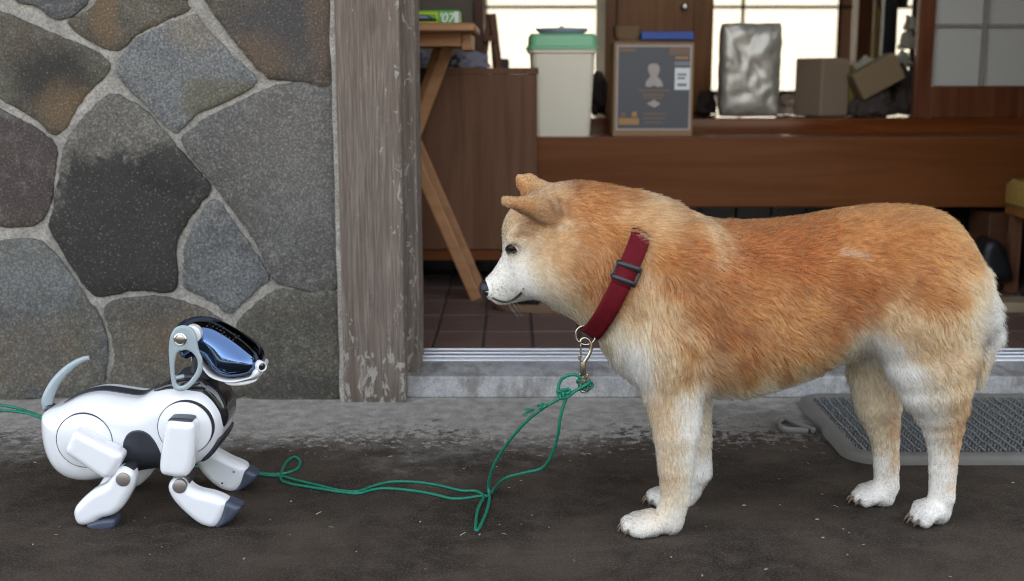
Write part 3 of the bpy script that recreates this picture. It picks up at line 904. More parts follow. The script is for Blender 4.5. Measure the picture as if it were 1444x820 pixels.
def lettering(text, x, z, y, size, mat, parent, shear=0.0, bold=0.0):
    cu = bpy.data.curves.new('lettering', 'FONT')
    cu.body = text; cu.size = size; cu.extrude = 0.0003; cu.shear = shear; cu.offset = bold
    o = bpy.data.objects.new('lettering_curve', cu); COL.objects.link(o)
    bpy.context.view_layer.update()
    me = bpy.data.meshes.new_from_object(o.evaluated_get(bpy.context.evaluated_depsgraph_get()))
    bpy.data.objects.remove(o, do_unlink=True)
    me.materials.clear(); me.materials.append(mat); me.name = 'lettering'
    o = bpy.data.objects.new('lettering', me); COL.objects.link(o)
    o.rotation_euler = (math.pi / 2, 0, 0)
    loc = Vector((x, y, z))
    q = parent
    while q is not None: loc -= q.location; q = q.parent
    o.parent = parent; o.location = loc
    return o
lettering("'07", P(618.5, 33, gy).x, gz0 + 0.005, gy - 0.0006, 0.030, M_WHITE, gb, 0.2, 0.0008)

# cream bin with green lid, on the edge of the raised floor
BY = 3.20
M_CREAM = plain('cream_plastic', (0.84, 0.76, 0.60), 0.5, var=0.03, scale=12)
M_LID = plain('green_plastic', (0.25, 0.55, 0.30), 0.4, var=0.05, scale=12)
M_LAV = plain('lavender_plastic', (0.50, 0.50, 0.72), 0.4, var=0.03)
bz = KZ - 0.003 + 0.0005
bxl, bxr = P(752, 185, BY - 0.08), P(834, 185, BY - 0.08)
bw = bxr.x - bxl.x
bc = ((bxl.x + bxr.x) / 2, BY, bz)
H = P(790, 70, BY - 0.085).z - bz
bn = thing('plastic_bin', 'cream plastic storage bin with pale green lid on the raised floor', 'bin', bc)
loft('bin_body', [(0, bw * 0.93, 0.14, 0.015), (0.006, bw * 0.97, 0.146, 0.018), (H * 0.96, bw * 1.10, 0.166, 0.020), (H * 0.965, bw * 1.20, 0.18, 0.022), (H, bw * 1.20, 0.18, 0.022)], bc, M_CREAM, bn)
loft('lid', [(H + 0.0005, bw * 1.24, 0.19, 0.022), (H + 0.006, bw * 1.24, 0.19, 0.022), (H + 0.010, bw * 1.17, 0.180, 0.022), (H + 0.034, bw * 1.15, 0.176, 0.022), (H + 0.040, bw * 1.08, 0.165, 0.02)], bc, M_LID, bn)
tag(turned('shallow_dish', [(0, 0), (0.052, 0), (0.062, 0.004), (0.070, 0.014), (0.066, 0.0145), (0.02, 0.0155), (0.007, 0.017), (0.006, 0.021), (0, 0.022)], (bc[0] + 0.0, BY, bz + H + 0.0405), (0, 0, 1), M_LAV), 'shallow lavender plastic dish upside down on the green lid', 'dish')

# printed cardboard box
CY = 3.16
M_KRAFT = plain('kraft_card', (0.30, 0.175, 0.085), 0.8, var=0.08, scale=30)
M_SLATE = plain('slate_print', (0.085, 0.083, 0.090), 0.45, var=0.06, scale=20)
M_PALE = plain('pale_print', (0.42, 0.36, 0.32), 0.5)
M_BRONZE = plain('bronze_print', (0.20, 0.12, 0.075), 0.5)
M_ORANGE = plain('orange_print', (0.42, 0.22, 0.06), 0.5)
M_GREYP = plain('grey_print', (0.22, 0.22, 0.23), 0.5)
q0, q1 = P(864, 188, CY), P(979.5, 60, CY)
cbx = thing('carton', 'tall dark printed cardboard carton with white label at the floor edge', 'box', ((q0.x + q1.x) / 2, CY, bz))
box('card_body', (q0.x, CY, bz), (q1.x, CY + 0.12, q1.z), M_KRAFT, cbx, 0.002)
def on(px, py): v = P(px, py, CY); return v.x, v.z
def printed(name, x0, y0, x1, y1, mat, lay=1, parent=cbx):
    a, b = on(x0, y1), on(x1, y0)
    return box(name, (a[0], CY - 0.0005 * lay, a[1]), (b[0], CY - 0.0005 * lay + 0.0004, b[1]), mat, parent, 0)
printed('pale_border', 868, 64, 976, 184, M_PALE, 1)
printed('dark_panel', 870.5, 66.5, 973.5, 181.5, M_SLATE, 2)
printed('label', 951, 96, 973, 127, M_WHITE, 3)
for k, (y0, y1) in enumerate(((104, 107), (109, 112), (118, 122))):
    printed('label_line', 955, y0, 968 - 2 * (k == 1), y1, M_GREYP, 4)
printed('label', 951, 87, 973, 93, M_GREYP, 3)
printed('orange_bar', 872, 167, 901, 176, M_ORANGE, 3)
printed('orange_mark', 891, 158, 898, 165, M_ORANGE, 3)
printed('orange_mark', 876, 159, 882, 165, M_BRONZE, 3)
printed('bronze_bar', 944, 67, 973, 78, M_BRONZE, 3)
printed('bronze_bar', 952, 80, 971, 83.5, M_ORANGE, 3)
printed('bronze_bar', 874, 68, 897, 73, M_BRONZE, 3)
for x0, x1, y0, y1 in ((900, 944, 126.5, 129), (906, 936, 132.5, 136), (908, 934, 138, 140), (906, 940, 160, 162), (906, 938, 166, 168), (908, 934, 172, 174)):
    printed('text_line', x0, y0, x1, y1, M_BRONZE, 3)
def em(pts, mat, nm): flat_shape(nm, [on(x, y) for x, y in pts], CY - 0.002, mat, cbx)
em([(910, 122), (911, 115), (917, 108), (914, 100), (914, 93), (918, 90), (926, 90), (930, 94), (930, 101), (927, 108), (933, 115), (935, 122), (927, 123), (922, 121), (916, 123)], M_PALE, 'emblem')
em([(912, 146), (917, 144), (922, 141), (927, 144), (931, 146), (928, 149), (923, 152), (918, 150)], M_PALE, 'emblem')

# piled books and a blue carton behind the printed box
M_BOOK = wood('old_paper', (0.16, 0.09, 0.045), (0.27, 0.165, 0.085), 'x', 0.8)
M_BLUEC = plain('blue_card', (0.02, 0.07, 0.34), 0.4)
sy = 3.30
topz = P(900, 57, sy).z
zc = bz
x0, x1 = P(868, 50, sy).x, P(976, 50, sy).x
zc = P(900, 57, sy).z
tag(box('brown_carton', (x0, sy - 0.012, bz), (x1, sy + 0.08, zc), M_BOOK, bevel=0.003), 'plain brown carton hidden behind the printed carton, carrying the blue box', 'box')
tag(box('blue_box', (P(903, 50, sy).x, sy - 0.02, zc + 0.0005), (P(977, 50, sy).x, sy + 0.05, P(900, 45, sy).z), M_BLUEC, bevel=0.002), 'flat bright blue carton on the pile behind the printed carton', 'box')
tag(loft('rattan_tray', [(0, 0.055, 0.06, 0.012), (0.012, 0.07, 0.07, 0.015), (P(880, 38, sy).z - zc, 0.074, 0.075, 0.016)], (P(885, 50, sy).x, sy + 0.025, zc + 0.0006), M_BOOK), 'small brown woven tray on the book pile left of the blue carton', 'tray')

# wooden wardrobe behind
WY = 3.95
M_WARD = wood('wardrobe_wood', (0.17, 0.060, 0.015), (0.32, 0.135, 0.042), 'z', 0.4, 0.7, 0.25)
M_STEEL = plain('steel', (0.55, 0.53, 0.50), 0.25, 1.0, var=0.03)
a, b = P(853, 100, WY), P(1004, 100, WY)
wd = thing('wardrobe', 'tall orange brown wooden wardrobe behind the cartons', 'wardrobe', ((a.x + b.x) / 2, WY, 0.4685))
box('carcass', (a.x, WY, 0.4685), (b.x, WY + 0.45, 2.0), M_WARD, wd, 0.003)
m_ = P(868, 100, WY).x; m2 = P(975, 100, WY).x
dr = box('door', (m_, WY - 0.020, 0.49), (m2, WY - 0.0005, 1.95), M_WARD, wd, 0.003)
hp = P(965, 10, WY - 0.03)
turned('knob', [(0, 0.034), (0.006, 0.033), (0.010, 0.028), (0.009, 0.022), (0.005, 0.016), (0.005, 0.004), (0.011, 0.001), (0.011, 0)], (hp.x, WY - 0.0202, hp.z), (0, -1, 0), M_STEEL, dr, 24)

# vacuum foil bag
SY = 3.53
FZ = 0.472
M_FOIL = N('silver_foil')
fn = M_FOIL.noise(35, 3, 0.5)
M_FOIL.bump(M_FOIL.math('ADD', M_FOIL.noise(22, 2, 0.5, None, 0.8), M_FOIL.math('MULTIPLY', M_FOIL.noise(70, 3), 0.35)), 0.22, 0.008)
M_FOIL = M_FOIL.fin((0.58, 0.53, 0.45), 0.45, 0.5)
sl, sr, st = P(1014, 160, SY), P(1103, 160, SY), P(1060, 33, SY)
bm = bmesh.new()
bmesh.ops.create_cube(bm, size=1)
bmesh.ops.subdivide_edges(bm, edges=bm.edges, cuts=28, use_grid_fill=True)
hw, hh = (sr.x - sl.x) / 2, (st.z - FZ) / 2
for v in bm.verts:
    x, y, z = v.co * 2
    e = 1 - 0.06 * (abs(x) ** 8 + abs(z) ** 8)
    bul = 1 - 0.40 * max(abs(x) ** 6, abs(z) ** 6)
    n1 = mnoise.noise(Vector((x * 1.6, z * 2.2, y))) * 0.009 - abs(mnoise.noise(Vector((x * 2.6 + z, z * 3.4 - x, y + 4)))) * 0.010
    wv = mnoise.noise(Vector((x * 1.5, z * 5, 3))) * 0.0025
    v.co = Vector(((sl.x + sr.x) / 2 + x * hw * e + wv, SY + 0.045 + y * 0.045 * bul - (n1 if y < 0 else -n1), FZ + 0.0005 + hh + z * hh * (0.985 + 0.015 * e) + mnoise.noise(Vector((x * 3, y, 7))) * 0.003 * (z > 0)))
tag(obj_bm('foil_bag', bm, M_FOIL, None, True), 'upright silver vacuum packed foil bag, wrinkled and shiny', 'bag')

# sliding paper door at the right, on the threshold
DY = 3.425
M_FRAME = wood('shoji_frame', (0.11, 0.030, 0.010), (0.20, 0.068, 0.026), 'z', 0.4)
def paper_mat(name, col, tr):
    n = N(name)
    f = n.noise(60, 5, 0.7)
    c = n.mix(f, tuple(v * 0.93 for v in col), col)
    d = n.new('ShaderNodeBsdfDiffuse'); t = n.new('ShaderNodeBsdfTranslucent')
    m = n.new('ShaderNodeMixShader'); m.inputs[0].default_value = tr
    n.put(d.inputs[0], c); n.put(t.inputs[0], c)
    n.t.links.new(d.outputs[0], m.inputs[1]); n.t.links.new(t.outputs[0], m.inputs[2])
    n.t.links.new(m.outputs[0], n.t.nodes['Material Output'].inputs[0])
    return n.m
M_PAPER = paper_mat('shoji_paper', (0.80, 0.78, 0.72), 0.42)
def shoji(name, label, Y, xs, zs, z0, z1, x0, x1, fw, bar_w, mat, group=None, kick=None, th=0.03):
    """frame x0..x1, z0..z1; lattice bars at xs, zs; one paper pane in each opening"""
    t = thing(name, label, 'paper screen', ((x0 + x1) / 2, Y, z0), group)
    box('stile', (x0, Y, z0), (x0 + fw, Y + th, z1), mat, t, 0.002)
    box('stile', (x1 - fw, Y, z0), (x1, Y + th, z1), mat, t, 0.002)
    box('rail', (x0 + fw, Y + 0.001, z1 - fw), (x1 - fw, Y + th - 0.001, z1), mat, t, 0.002)
    zb = kick if kick else z0 + fw
    if kick: box('lower_panel', (x0 + fw, Y + 0.006, z0 + fw), (x1 - fw, Y + 0.018, kick - fw), mat, t, 0)
    if kick: box('rail', (x0 + fw, Y + 0.001, kick - fw), (x1 - fw, Y + th - 0.001, kick), mat, t, 0.002)
    box('rail', (x0 + fw, Y + 0.001, z0), (x1 - fw, Y + th - 0.001, z0 + fw), mat, t, 0.002)
    X = [x0 + fw] + list(xs) + [x1 - fw]; Z = [zb] + list(zs) + [z1 - fw]
    for x in xs: box('lattice_bar', (x - bar_w / 2, Y + 0.004, zb), (x + bar_w / 2, Y + 0.016, z1 - fw), mat, t, 0.001)
    for z in zs: box('lattice_bar', (x0 + fw, Y + 0.0165, z - bar_w / 2), (x1 - fw, Y + 0.026, z + bar_w / 2), mat, t, 0.001)
    for i in range(len(X) - 1):
        for j in range(len(Z) - 1):
            box('paper_pane', (X[i] + 0.001, Y + 0.0265, Z[j] + 0.001), (X[i + 1] - 0.001, Y + 0.0269, Z[j + 1] - 0.001), M_PAPER, t, 0)
    return t
x0 = P(1292, 100, DY).x
sz = [P(1350, 36, DY).z]
while sz[-1] < 1.7: sz.append(sz[-1] + 0.235)
M_BARPALE = wood('lattice_wood', (0.28, 0.24, 0.22), (0.38, 0.33, 0.30), 'z', 0.6)
t_ = shoji('shoji_door', 'closed sliding paper door with brown frame at the right', DY, [P(1389, 60, DY).x, P(1389, 60, DY).x + 0.155, P(1389, 60, DY).x + 0.31], sz, FZ + 0.0005, 2.2, x0, x0 + 0.80, 0.046, 0.009, M_FRAME, kick=P(1350, 122, DY).z)
for ch in t_.children:
    if ch.name.startswith('lattice_bar'): ch.data.materials[0] = M_BARPALE

# rear paper screens, sunlit from behind
RY = 6.46
M_RF = wood('rear_frame', (0.045, 0.018, 0.008), (0.10, 0.04, 0.018), 'z', 0.5)
zb_ = P(700, 10, RY).z
zs = [zb_, zb_ + 0.42, zb_ + 0.84]
xA, xB, xC, xD = P(655, 50, RY).x, P(1046, 50, RY).x, P(1238, 50, RY).x, 2.6
t1 = shoji('shoji_screen', 'glowing sunlit paper screen behind the cream bin', RY, [P(685, 50, RY).x], zs, 0.4685, 1.949, xA, P(935, 50, RY).x, 0.035, 0.018, M_RF, 'sunlit rear paper screens')
t2 = shoji('shoji_screen', 'glowing sunlit paper screen behind the silver foil bag', RY, [P(1047, 50, RY).x, P(1183, 50, RY).x], zs, 0.4685, 1.949, P(935, 50, RY).x + 0.002, P(1228, 50, RY).x, 0.035, 0.018, M_RF, 'sunlit rear paper screens')
M_PAPER2 = paper_mat('old_paper_pink', (0.42, 0.30, 0.22), 0.12)
for ch in t2.children:
    if ch.name.startswith('paper_pane') and ch.location.x > P(1183, 50, RY).x - t2.location.x: ch.data.materials[0] = M_PAPER2
t3 = shoji('shoji_screen', 'glowing rear paper screen behind the dark clutter by the paper door', RY, [], zs, 0.4685, 1.949, P(1228, 50, RY).x + 0.002, P(1330, 50, RY).x, 0.03, 0.018, M_RF, 'sunlit rear paper screens')
tag(box('wall_rear_left', (-1.6, 6.50, 0.468), (xA - 0.002, 6.62, 1.949), M_PLASTER, bevel=0), kind='structure')
tag(box('wall_rear_right', (P(1330, 50, RY).x + 0.002, 6.50, 0.468), (3.2, 6.62, 1.949), M_PLASTER, bevel=0), kind='structure')
# inner partition on the left with its brown post
PY = 4.35
M_BEIGE = plain('beige_wall', (0.28, 0.235, 0.18), 0.85, var=0.05, scale=5)
tag(box('wall_partition', (-1.6, PY, 0.4685), (P(668, 50, PY).x, PY + 0.08, 2.448), M_BEIGE, bevel=0), kind='structure')
tag(box('inner_post', (P(668, 50, PY).x + 0.001, PY - 0.02, 0.4685), (P(683, 50, PY).x, PY + 0.1, 2.448), M_FRAME, bevel=0.003), 'dark brown inner house post at the end of the beige partition', 'post')
RPY = 5.2
tag(box('inner_post', (P(1209, 50, RPY).x, RPY, 0.4685), (P(1230, 50, RPY).x, RPY + 0.1, 2.448), M_FRAME, bevel=0.003), 'reddish brown inner house post right of the glowing screens', 'post')

# small easel-like stand near the bin
EY = 3.62
M_STAND = wood('stand_wood', (0.10, 0.035, 0.012), (0.22, 0.085, 0.030), 'z', 0.45)
e0, e1, e2 = P(693, 20, EY), P(676, 96, EY), P(706, 100, EY)
for e in (e1, e2): e.z = 0.4685
es = thing('easel', 'small dark wooden easel stand between cabinet and glowing screen', 'easel', (e0.x, EY, 0.4685))
bar('leg', (e0.x - 0.005, EY, e0.z), (P(672, 96, EY).x, EY, 0.4685), 0.018, 0.016, M_STAND, es)
bar('leg', (e0.x + 0.004, EY - 0.017, e0.z), (P(712, 110, EY).x, EY - 0.017, 0.4685), 0.020, 0.016, M_STAND, es)
bar('leg', (e0.x, EY + 0.02, e0.z), (e0.x + 0.02, EY + 0.14, 0.4685), 0.018, 0.016, M_STAND, es)
bar('crossbar', (P(681, 56, EY).x, EY - 0.034, P(681, 56, EY).z), (P(701, 56, EY).x, EY - 0.034, P(701, 56, EY).z), 0.012, 0.012, M_STAND, es)
tag(box('black_case', (P(699, 90, 3.75).x, 3.75, 0.4685), (P(718, 90, 3.75).x, 3.83, P(700, 83, 3.75).z), M_BLK, bevel=0.006), 'small black case standing behind the easel', 'case')

# clutter before the right-hand screen
M_CARD = plain('grey_card', (0.30, 0.21, 0.135), 0.8, var=0.08, scale=14)
M_CARD2 = plain('tan_card', (0.24, 0.165, 0.085), 0.8, var=0.08, scale=14)
M_BACKBLOB = paper_mat('thin_white_plastic', (0.85, 0.82, 0.70), 0.6)  # translucent white for the added blobs that stand in for backlight
M_YBAG = plain('yellow_bag', (0.22, 0.15, 0.02), 0.6)
M_DCLOTH = plain('dark_cloth', (0.07, 0.05, 0.04), 0.9, var=0.4, scale=14)
BY2 = 3.62
rz = Matrix.Rotation(math.radians(24), 3, 'Z')
a, b = P(1140, 164, BY2), P(1186, 82, BY2)
tag(box('storage_box', (a.x, BY2, FZ + 0.0005 - 0.0035), (a.x + 0.105, BY2 + 0.13, b.z), M_CARD, bevel=0.006, rot=rz), 'upright grey brown cardboard box right of the silver bag', 'box')
c = P(1237, 108, 3.60)
ry = Matrix.Rotation(math.radians(-29), 3, 'Y')
tag(box('tilted_carton', (c.x - 0.070, 3.58, c.z - 0.042), (c.x + 0.070, 3.66, c.z + 0.042), M_CARD2, bevel=0.004, rot=ry), 'tan cardboard carton tipped at an angle on the clutter heap', 'box')
tag(crumple('yellow_bag', (P(1198, 140, 3.66).x, 3.70, 0.4685), (0.034, 0.035, 0.075), M_YBAG, 5, flat=0.5), 'dull yellow bag squeezed between the two cardboard boxes', 'bag')
tag(crumple('cloth_heap', (P(1232, 150, 3.62).x, 3.64, 0.4685), (0.075, 0.055, 0.055), M_DCLOTH, 12), 'dark crumpled cloth heap under the tipped carton', 'cloth')
tag(crumple('cloth_heap', (P(1278, 150, 3.66).x, 3.70, 0.4685), (0.045, 0.05, 0.10), M_DCLOTH, 21), 'dark cloth heap against the paper door stile', 'cloth')
p = P(1222, 92, 4.0)
tag(crumple('plastic_bag', (p.x, 4.02, P(1222, 100, 4.0).z - 0.02), (0.045, 0.03, 0.04), M_BACKBLOB, 31, amp=0.5), 'crumpled white plastic bag glowing above the tipped carton', 'bag')  # added blob in place of a bright patch of backlight
rack = thing('coat_rack', 'dark coat rack with hanging bags beside the paper door', 'rack', (P(1262, 60, 4.1).x, 4.15, 0.4685))
rx = P(1250, 60, 4.15).x
bar('pole', (rx, 4.16, 0.4685), (rx, 4.16, 1.75), 0.03, 0.03, M_BLK, rack)
bar('pole', (P(1300, 60, 4.15).x, 4.16, 0.4685), (P(1300, 60, 4.15).x, 4.16, 1.75), 0.03, 0.03, M_BLK, rack)
tag(loft('garment', [(0, 0.050, 0.05, 0.02), (0.10, 0.060, 0.06, 0.025), (0.5, 0.050, 0.05, 0.02), (0.66, 0.03, 0.03, 0.012)], (P(1251, 60, 4.25).x, 4.25, 0.60), M_DCLOTH), 'long dark garment hanging left of the white plastic bundles', 'garment')
tag(loft('garment', [(0, 0.045, 0.05, 0.02), (0.10, 0.05, 0.06, 0.022), (0.5, 0.04, 0.05, 0.018), (0.66, 0.03, 0.03, 0.012)], (P(1294, 60, 4.25).x, 4.25, 0.60), M_DCLOTH), 'long dark garment hanging right against the paper door stile', 'garment')
tag(loft('garment', [(0, 0.10, 0.04, 0.015), (0.05, 0.12, 0.05, 0.02), (0.4, 0.10, 0.05, 0.02), (0.46, 0.03, 0.03, 0.012)], (P(1262, 6, 4.35).x, 4.38, P(1262, 12, 4.38).z), M_DCLOTH), 'dark garment hanging high above the white plastic bundles', 'garment')
tag(box('yellow_board', (P(1232, 50, 4.9).x, 4.9, 0.4685), (P(1245, 50, 4.9).x, 4.93, 1.3), plain('yellow_board', (0.34, 0.22, 0.05), 0.6), bevel=0.002), 'narrow dull yellow board standing right of the reddish inner post', 'board')
box('shelf_bottom', (rx - 0.02, 4.10, 0.62), (P(1300, 60, 4.15).x + 0.02, 4.155, 0.64), M_DARKWALL, rack, 0.002)
for k, (px, py, rx_, rz_) in enumerate(((1281, 26, 0.018, 0.035), (1277, 52, 0.024, 0.04), (1270, 78, 0.030, 0.035))):  # added blobs stand for light showing through gaps in the dark clutter
    p = P(px, py + 14, 4.10)
    tag(crumple('plastic_bag', (p.x, 4.09, p.z - 0.01), (rx_, 0.022, rz_), M_BACKBLOB, 40 + k * 7, amp=0.5), ['topmost of the white plastic bundles hanging by the paper door', 'middle white plastic bundle hanging by the paper door', 'lowest white plastic bundle hanging by the paper door'][k], 'bag', 'white plastic bundles by the paper door')
tag(crumple('paper_bundle', (P(1118, 150, 3.75).x, 3.78, 0.4685), (0.045, 0.05, 0.05), plain('paper_clutter', (0.42, 0.30, 0.22), 0.8, var=0.4, scale=20), 51, amp=0.4), 'heap of pale crumpled paper between foil bag and grey box', 'paper')
tag(crumple('dark_bundle', (P(1000, 150, 3.8).x, 3.86, 0.4685), (0.03, 0.05, 0.055), M_DCLOTH, 61), 'small dark bundle between wardrobe and silver foil bag', 'cloth')
tag(crumple('dark_bundle', (P(848, 150, 3.5).x, 3.62, 0.4685), (0.026, 0.05, 0.07), M_DCLOTH, 66, flat=0.4), 'small dark bundle between cream bin and printed carton', 'cloth')

# on the tiles: sandal, stool, crate, shoes
M_CORK = wood('cork_sole', (0.15, 0.085, 0.045), (0.26, 0.16, 0.09), 'x', 0.7)
M_SHOE = plain('black_shoe', (0.012, 0.012, 0.013), 0.5)
def sandal(c, rotz, label, m_sole=M_CORK):
    t = thing('sandal', label, 'sandal', c)
    pts = []
    for k in range(26):
        a = 2 * math.pi * k / 26
        wd_ = 0.042 + 0.006 * math.cos(a)
        pts.append(Vector((0.125 * math.cos(a), wd_ * math.sin(a), 0)))
    R = Matrix.Rotation(rotz, 3, 'Z')
    bm = bmesh.new()
    r0 = [bm.verts.new(R @ p * 0.96 + Vector(c)) for p in pts]
    r1 = [bm.verts.new(R @ p + Vector(c) + Vector((0, 0, 0.007))) for p in pts]
    r2 = [bm.verts.new(R @ p + Vector(c) + Vector((0, 0, 0.024))) for p in pts]
    for a, b in ((r0, r1), (r1, r2)):
        for i in range(26): bm.faces.new((a[i], a[(i + 1) % 26], b[(i + 1) % 26], b[i]))
    bm.faces.new(r0[::-1]); bm.faces.new(r2)
    obj_bm('sole', bm, m_sole, t, True, autos=40)
    bm = bmesh.new()
    prev = None
    for i in range(13):
        a = math.pi * i / 12
        row = []
        for j in range(5):
            x = 0.005 + 0.075 * j / 4
            row.append(bm.verts.new(R @ Vector((x, 0.046 * math.cos(a), 0.022 + 0.045 * math.sin(a) ** 0.7 * (1 - 0.35 * j / 4))) + Vector(c)))
        if prev:
            for j in range(4): bm.faces.new((prev[j], prev[j + 1], row[j + 1], row[j]))
        prev = row
    o = obj_bm('strap', bm, M_SHOE, t, True)
    md = o.modifiers.new('thickness', 'SOLIDIFY'); md.thickness = 0.004
    return t
g = G(768, 441, FLOOR_Z)
sandal((g.x, g.y + 0.03, FLOOR_Z), math.radians(170), 'black strapped sandal with tan sole on the tiles below the dog chin')
g = G(1432, 440, FLOOR_Z)
sandal((g.x + 0.04, g.y + 0.03, FLOOR_Z), math.radians(5), 'black strapped sandal with tan sole at the right edge behind the dog', plain('beige_sole', (0.35, 0.27, 0.17), 0.7))
g = G(1392, 400, FLOOR_Z)
f = Slab(XZ([(1380, 390), (1378, 350), (1388, 336), (1402, 338), (1412, 356), (1420, 385), (1418, 392)], 3.0), 3.0, 0.05, 0.02, 0.003)
tag(field_obj('rubber_boot', f, M_SHOE), 'black rounded rubber boot standing behind the dog rump', 'boot')
# stool
M_AMBER = plain('amber_seat', (0.36, 0.23, 0.06), 0.35, var=0.3, scale=30)
STY = 2.92
sc_ = P(1482, 280, STY)
stl = thing('stool', 'low wooden stool with amber cushion at the right edge', 'stool', (sc_.x, STY, FLOOR_Z))
ztop, zbt = P(1440, 257, STY).z, P(1440, 297, STY).z
loft('cushion', [(0, 0.140, 0.20, 0.03), (0.012, 0.158, 0.22, 0.035), (ztop - zbt - 0.014, 0.158, 0.22, 0.035), (ztop - zbt, 0.135, 0.19, 0.03)], (sc_.x, STY, zbt), M_AMBER, stl)
box('seat', (sc_.x - 0.07, STY - 0.1, zbt - 0.02), (sc_.x + 0.09, STY + 0.1, zbt - 0.0005), M_WARD, stl, 0.003)
for i in (-1, 1):
    for j in (-1, 1):
        box('leg', (sc_.x + i * 0.048 - 0.014, STY + j * 0.08 - 0.012, FLOOR_Z), (sc_.x + i * 0.048 + 0.014, STY + j * 0.08 + 0.012, zbt - 0.0205), M_CAB, stl, 0.002)
KYB = 3.10
a, b = P(1393, 345, KYB), P(1440, 301, KYB)
tag(box('wooden_crate', (a.x, KYB, FLOOR_Z), (b.x, KYB + 0.14, b.z), wood('crate_wood', (0.07, 0.028, 0.012), (0.13, 0.055, 0.024), 'x', 0.5), bevel=0.003), 'dark reddish brown wooden crate behind the low stool', 'crate')

# ================================================================== DOOR MAT
M_RUB = plain('mat_rubber', (0.135, 0.124, 0.108), 0.8, var=0.3, scale=25, bump=0.2)
M_RUB2 = plain('mat_nubs', (0.118, 0.120, 0.114), 0.65, var=0.25, scale=30)
mx0 = P(1122, 560, 2.12).x; my0 = G(1250, 657).y; my1 = 2.140
mx1 = mx0 + 0.80
mat_ = thing('door_mat', 'grey rubber scraper door mat with raised border behind the dog', 'door mat', ((mx0 + mx1) / 2, (my0 + my1) / 2, 0))
bm = bmesh.new()
def ring_pts(ins, z):
    return [bm.verts.new(((mx0 + mx1) / 2 + x, (my0 + my1) / 2 + y, z)) for x, y in rrect(mx1 - mx0 - 2 * ins, my1 - my0 - 2 * ins, max(0.055 - ins, 0.012), 8)]
prof = [(0, 0.0005), (0.0, 0.009), (0.003, 0.0135), (0.008, 0.015), (0.021, 0.0155), (0.025, 0.0135), (0.026, 0.004)]
rings = [ring_pts(i, z) for i, z in prof]
nn = len(rings[0])
for a, b in zip(rings, rings[1:]):
    for k in range(nn): bm.faces.new((a[k], a[(k + 1) % nn], b[(k + 1) % nn], b[k]))
obj_bm('border', bm, M_RUB, mat_, True, autos=50)
box('base_sheet', (mx0 + 0.02, my0 + 0.02, 0.001), (mx1 - 0.02, my1 - 0.02, 0.0045), plain('mat_base', (0.014, 0.015, 0.016), 0.9, spec=0.1), mat_, 0)
vv, ff = [], []
px_, py_ = 0.0172, 0.0125
ni, nj = int((mx1 - mx0 - 0.06) / px_), int((my1 - my0 - 0.06) / py_)
def ribbon(path, wdt):
    """square-section strip along a short path"""
    base = len(vv)
    for (a, b) in zip(path, path[1:] + [None]):
        q = Vector(path[-1]) - Vector(path[-2]) if b is None else Vector(b) - Vector(a)
        q.normalize()
        s_ = Vector((q.y, -q.x, 0))
        s_ = s_.normalized() if s_.length > 0.1 else Vector((0, 1, 0))
        u_ = s_.cross(q)
        for i_, j_ in ((-1, -1), (1, -1), (1, 1), (-1, 1)):
            vv.append(Vector(a) + s_ * i_ * wdt + u_ * j_ * wdt)
    for k in range(len(path) - 1):
        for e in range(4):
            ff.append((base + k * 4 + e, base + k * 4 + (e + 1) % 4, base + k * 4 + 4 + (e + 1) % 4, base + k * 4 + 4 + e))
for i in range(ni + 1):
    for j in range(nj + 1):
        cx, cy = mx0 + 0.032 + i * px_, my0 + 0.032 + j * py_ + (0.5 * py_ if i % 2 else 0)
        if cy > my1 - 0.03: continue
        jx, jz = RNG.uniform(-0.0008, 0.0008), RNG.uniform(-0.001, 0.001)
        ribbon([(cx - 0.0062, cy - 0.002, 0.003), (cx - 0.0045 + jx, cy, 0.0120 + jz), (cx + jx, cy + 0.0018, 0.0160 + jz), (cx + 0.0045 + jx, cy, 0.0120 + jz), (cx + 0.0062, cy - 0.002, 0.003)], 0.0016)
        ribbon([(cx + 0.0006, cy - 0.0045, 0.004), (cx + 0.0042, cy + 0.001, 0.0105), (cx + 0.0014, cy + 0.0075, 0.004)], 0.0013)
o = link('nubs', mesh_np('nubs', vv, ff), M_RUB2, mat_, False)
o['kind'] = 'stuff'
# pull tab
tp = [G(1150, 609, 0.006), G(1128, 600, 0.008), G(1107, 593, 0.007), G(1097, 599, 0.006), G(1106, 607, 0.005), G(1128, 609, 0.004), G(1140, 610, 0.004)]
bm = bmesh.new()
prev = None
for q in smooth_path(tp, 0.003):
    row = [bm.verts.new(q + Vector((0, 0, dz))) for dz in (-0.0045, 0.0065)]
    if prev: bm.faces.new((prev[0], prev[1], row[1], row[0]))
    prev = row
o = obj_bm('pull_tab', bm, M_RUB, mat_, True)
md = o.modifiers.new('thickness', 'SOLIDIFY'); md.thickness = 0.004

# ================================================================== ROBOT DOG
M_SHELL = plain('white_shell', (0.78, 0.78, 0.79), 0.22, 0, 0.5, 0.6, var=0.015, scale=6)
M_SEAM = plain('dark_seam', (0.02, 0.02, 0.022), 0.6)
M_CHAR = plain('charcoal_plastic', (0.028, 0.030, 0.038), 0.38, var=0.1)
M_GLOSSB = plain('black_gloss', (0.012, 0.012, 0.014), 0.12, 0, 0.6, 0.5)
M_PAW = plain('slate_paw', (0.055, 0.065, 0.095), 0.45, var=0.1)
M_CAP = plain('taupe_metal', (0.30, 0.26, 0.235), 0.42, 0.6, var=0.05)
M_CHROME = plain('chrome', (0.75, 0.74, 0.72), 0.12, 1.0, var=0.02)
M_VISOR = plain('mirror_visor', (0.095, 0.150, 0.27), 0.06, 1.0, var=0.03)
def trans_mat():
    n = N('frosted_plastic')
    return n.fin((0.56, 0.66, 0.69), 0.32, 0, 0.5, 0.3, 0.45, 0.0)
M_FROST = trans_mat()
RY0 = 1.592
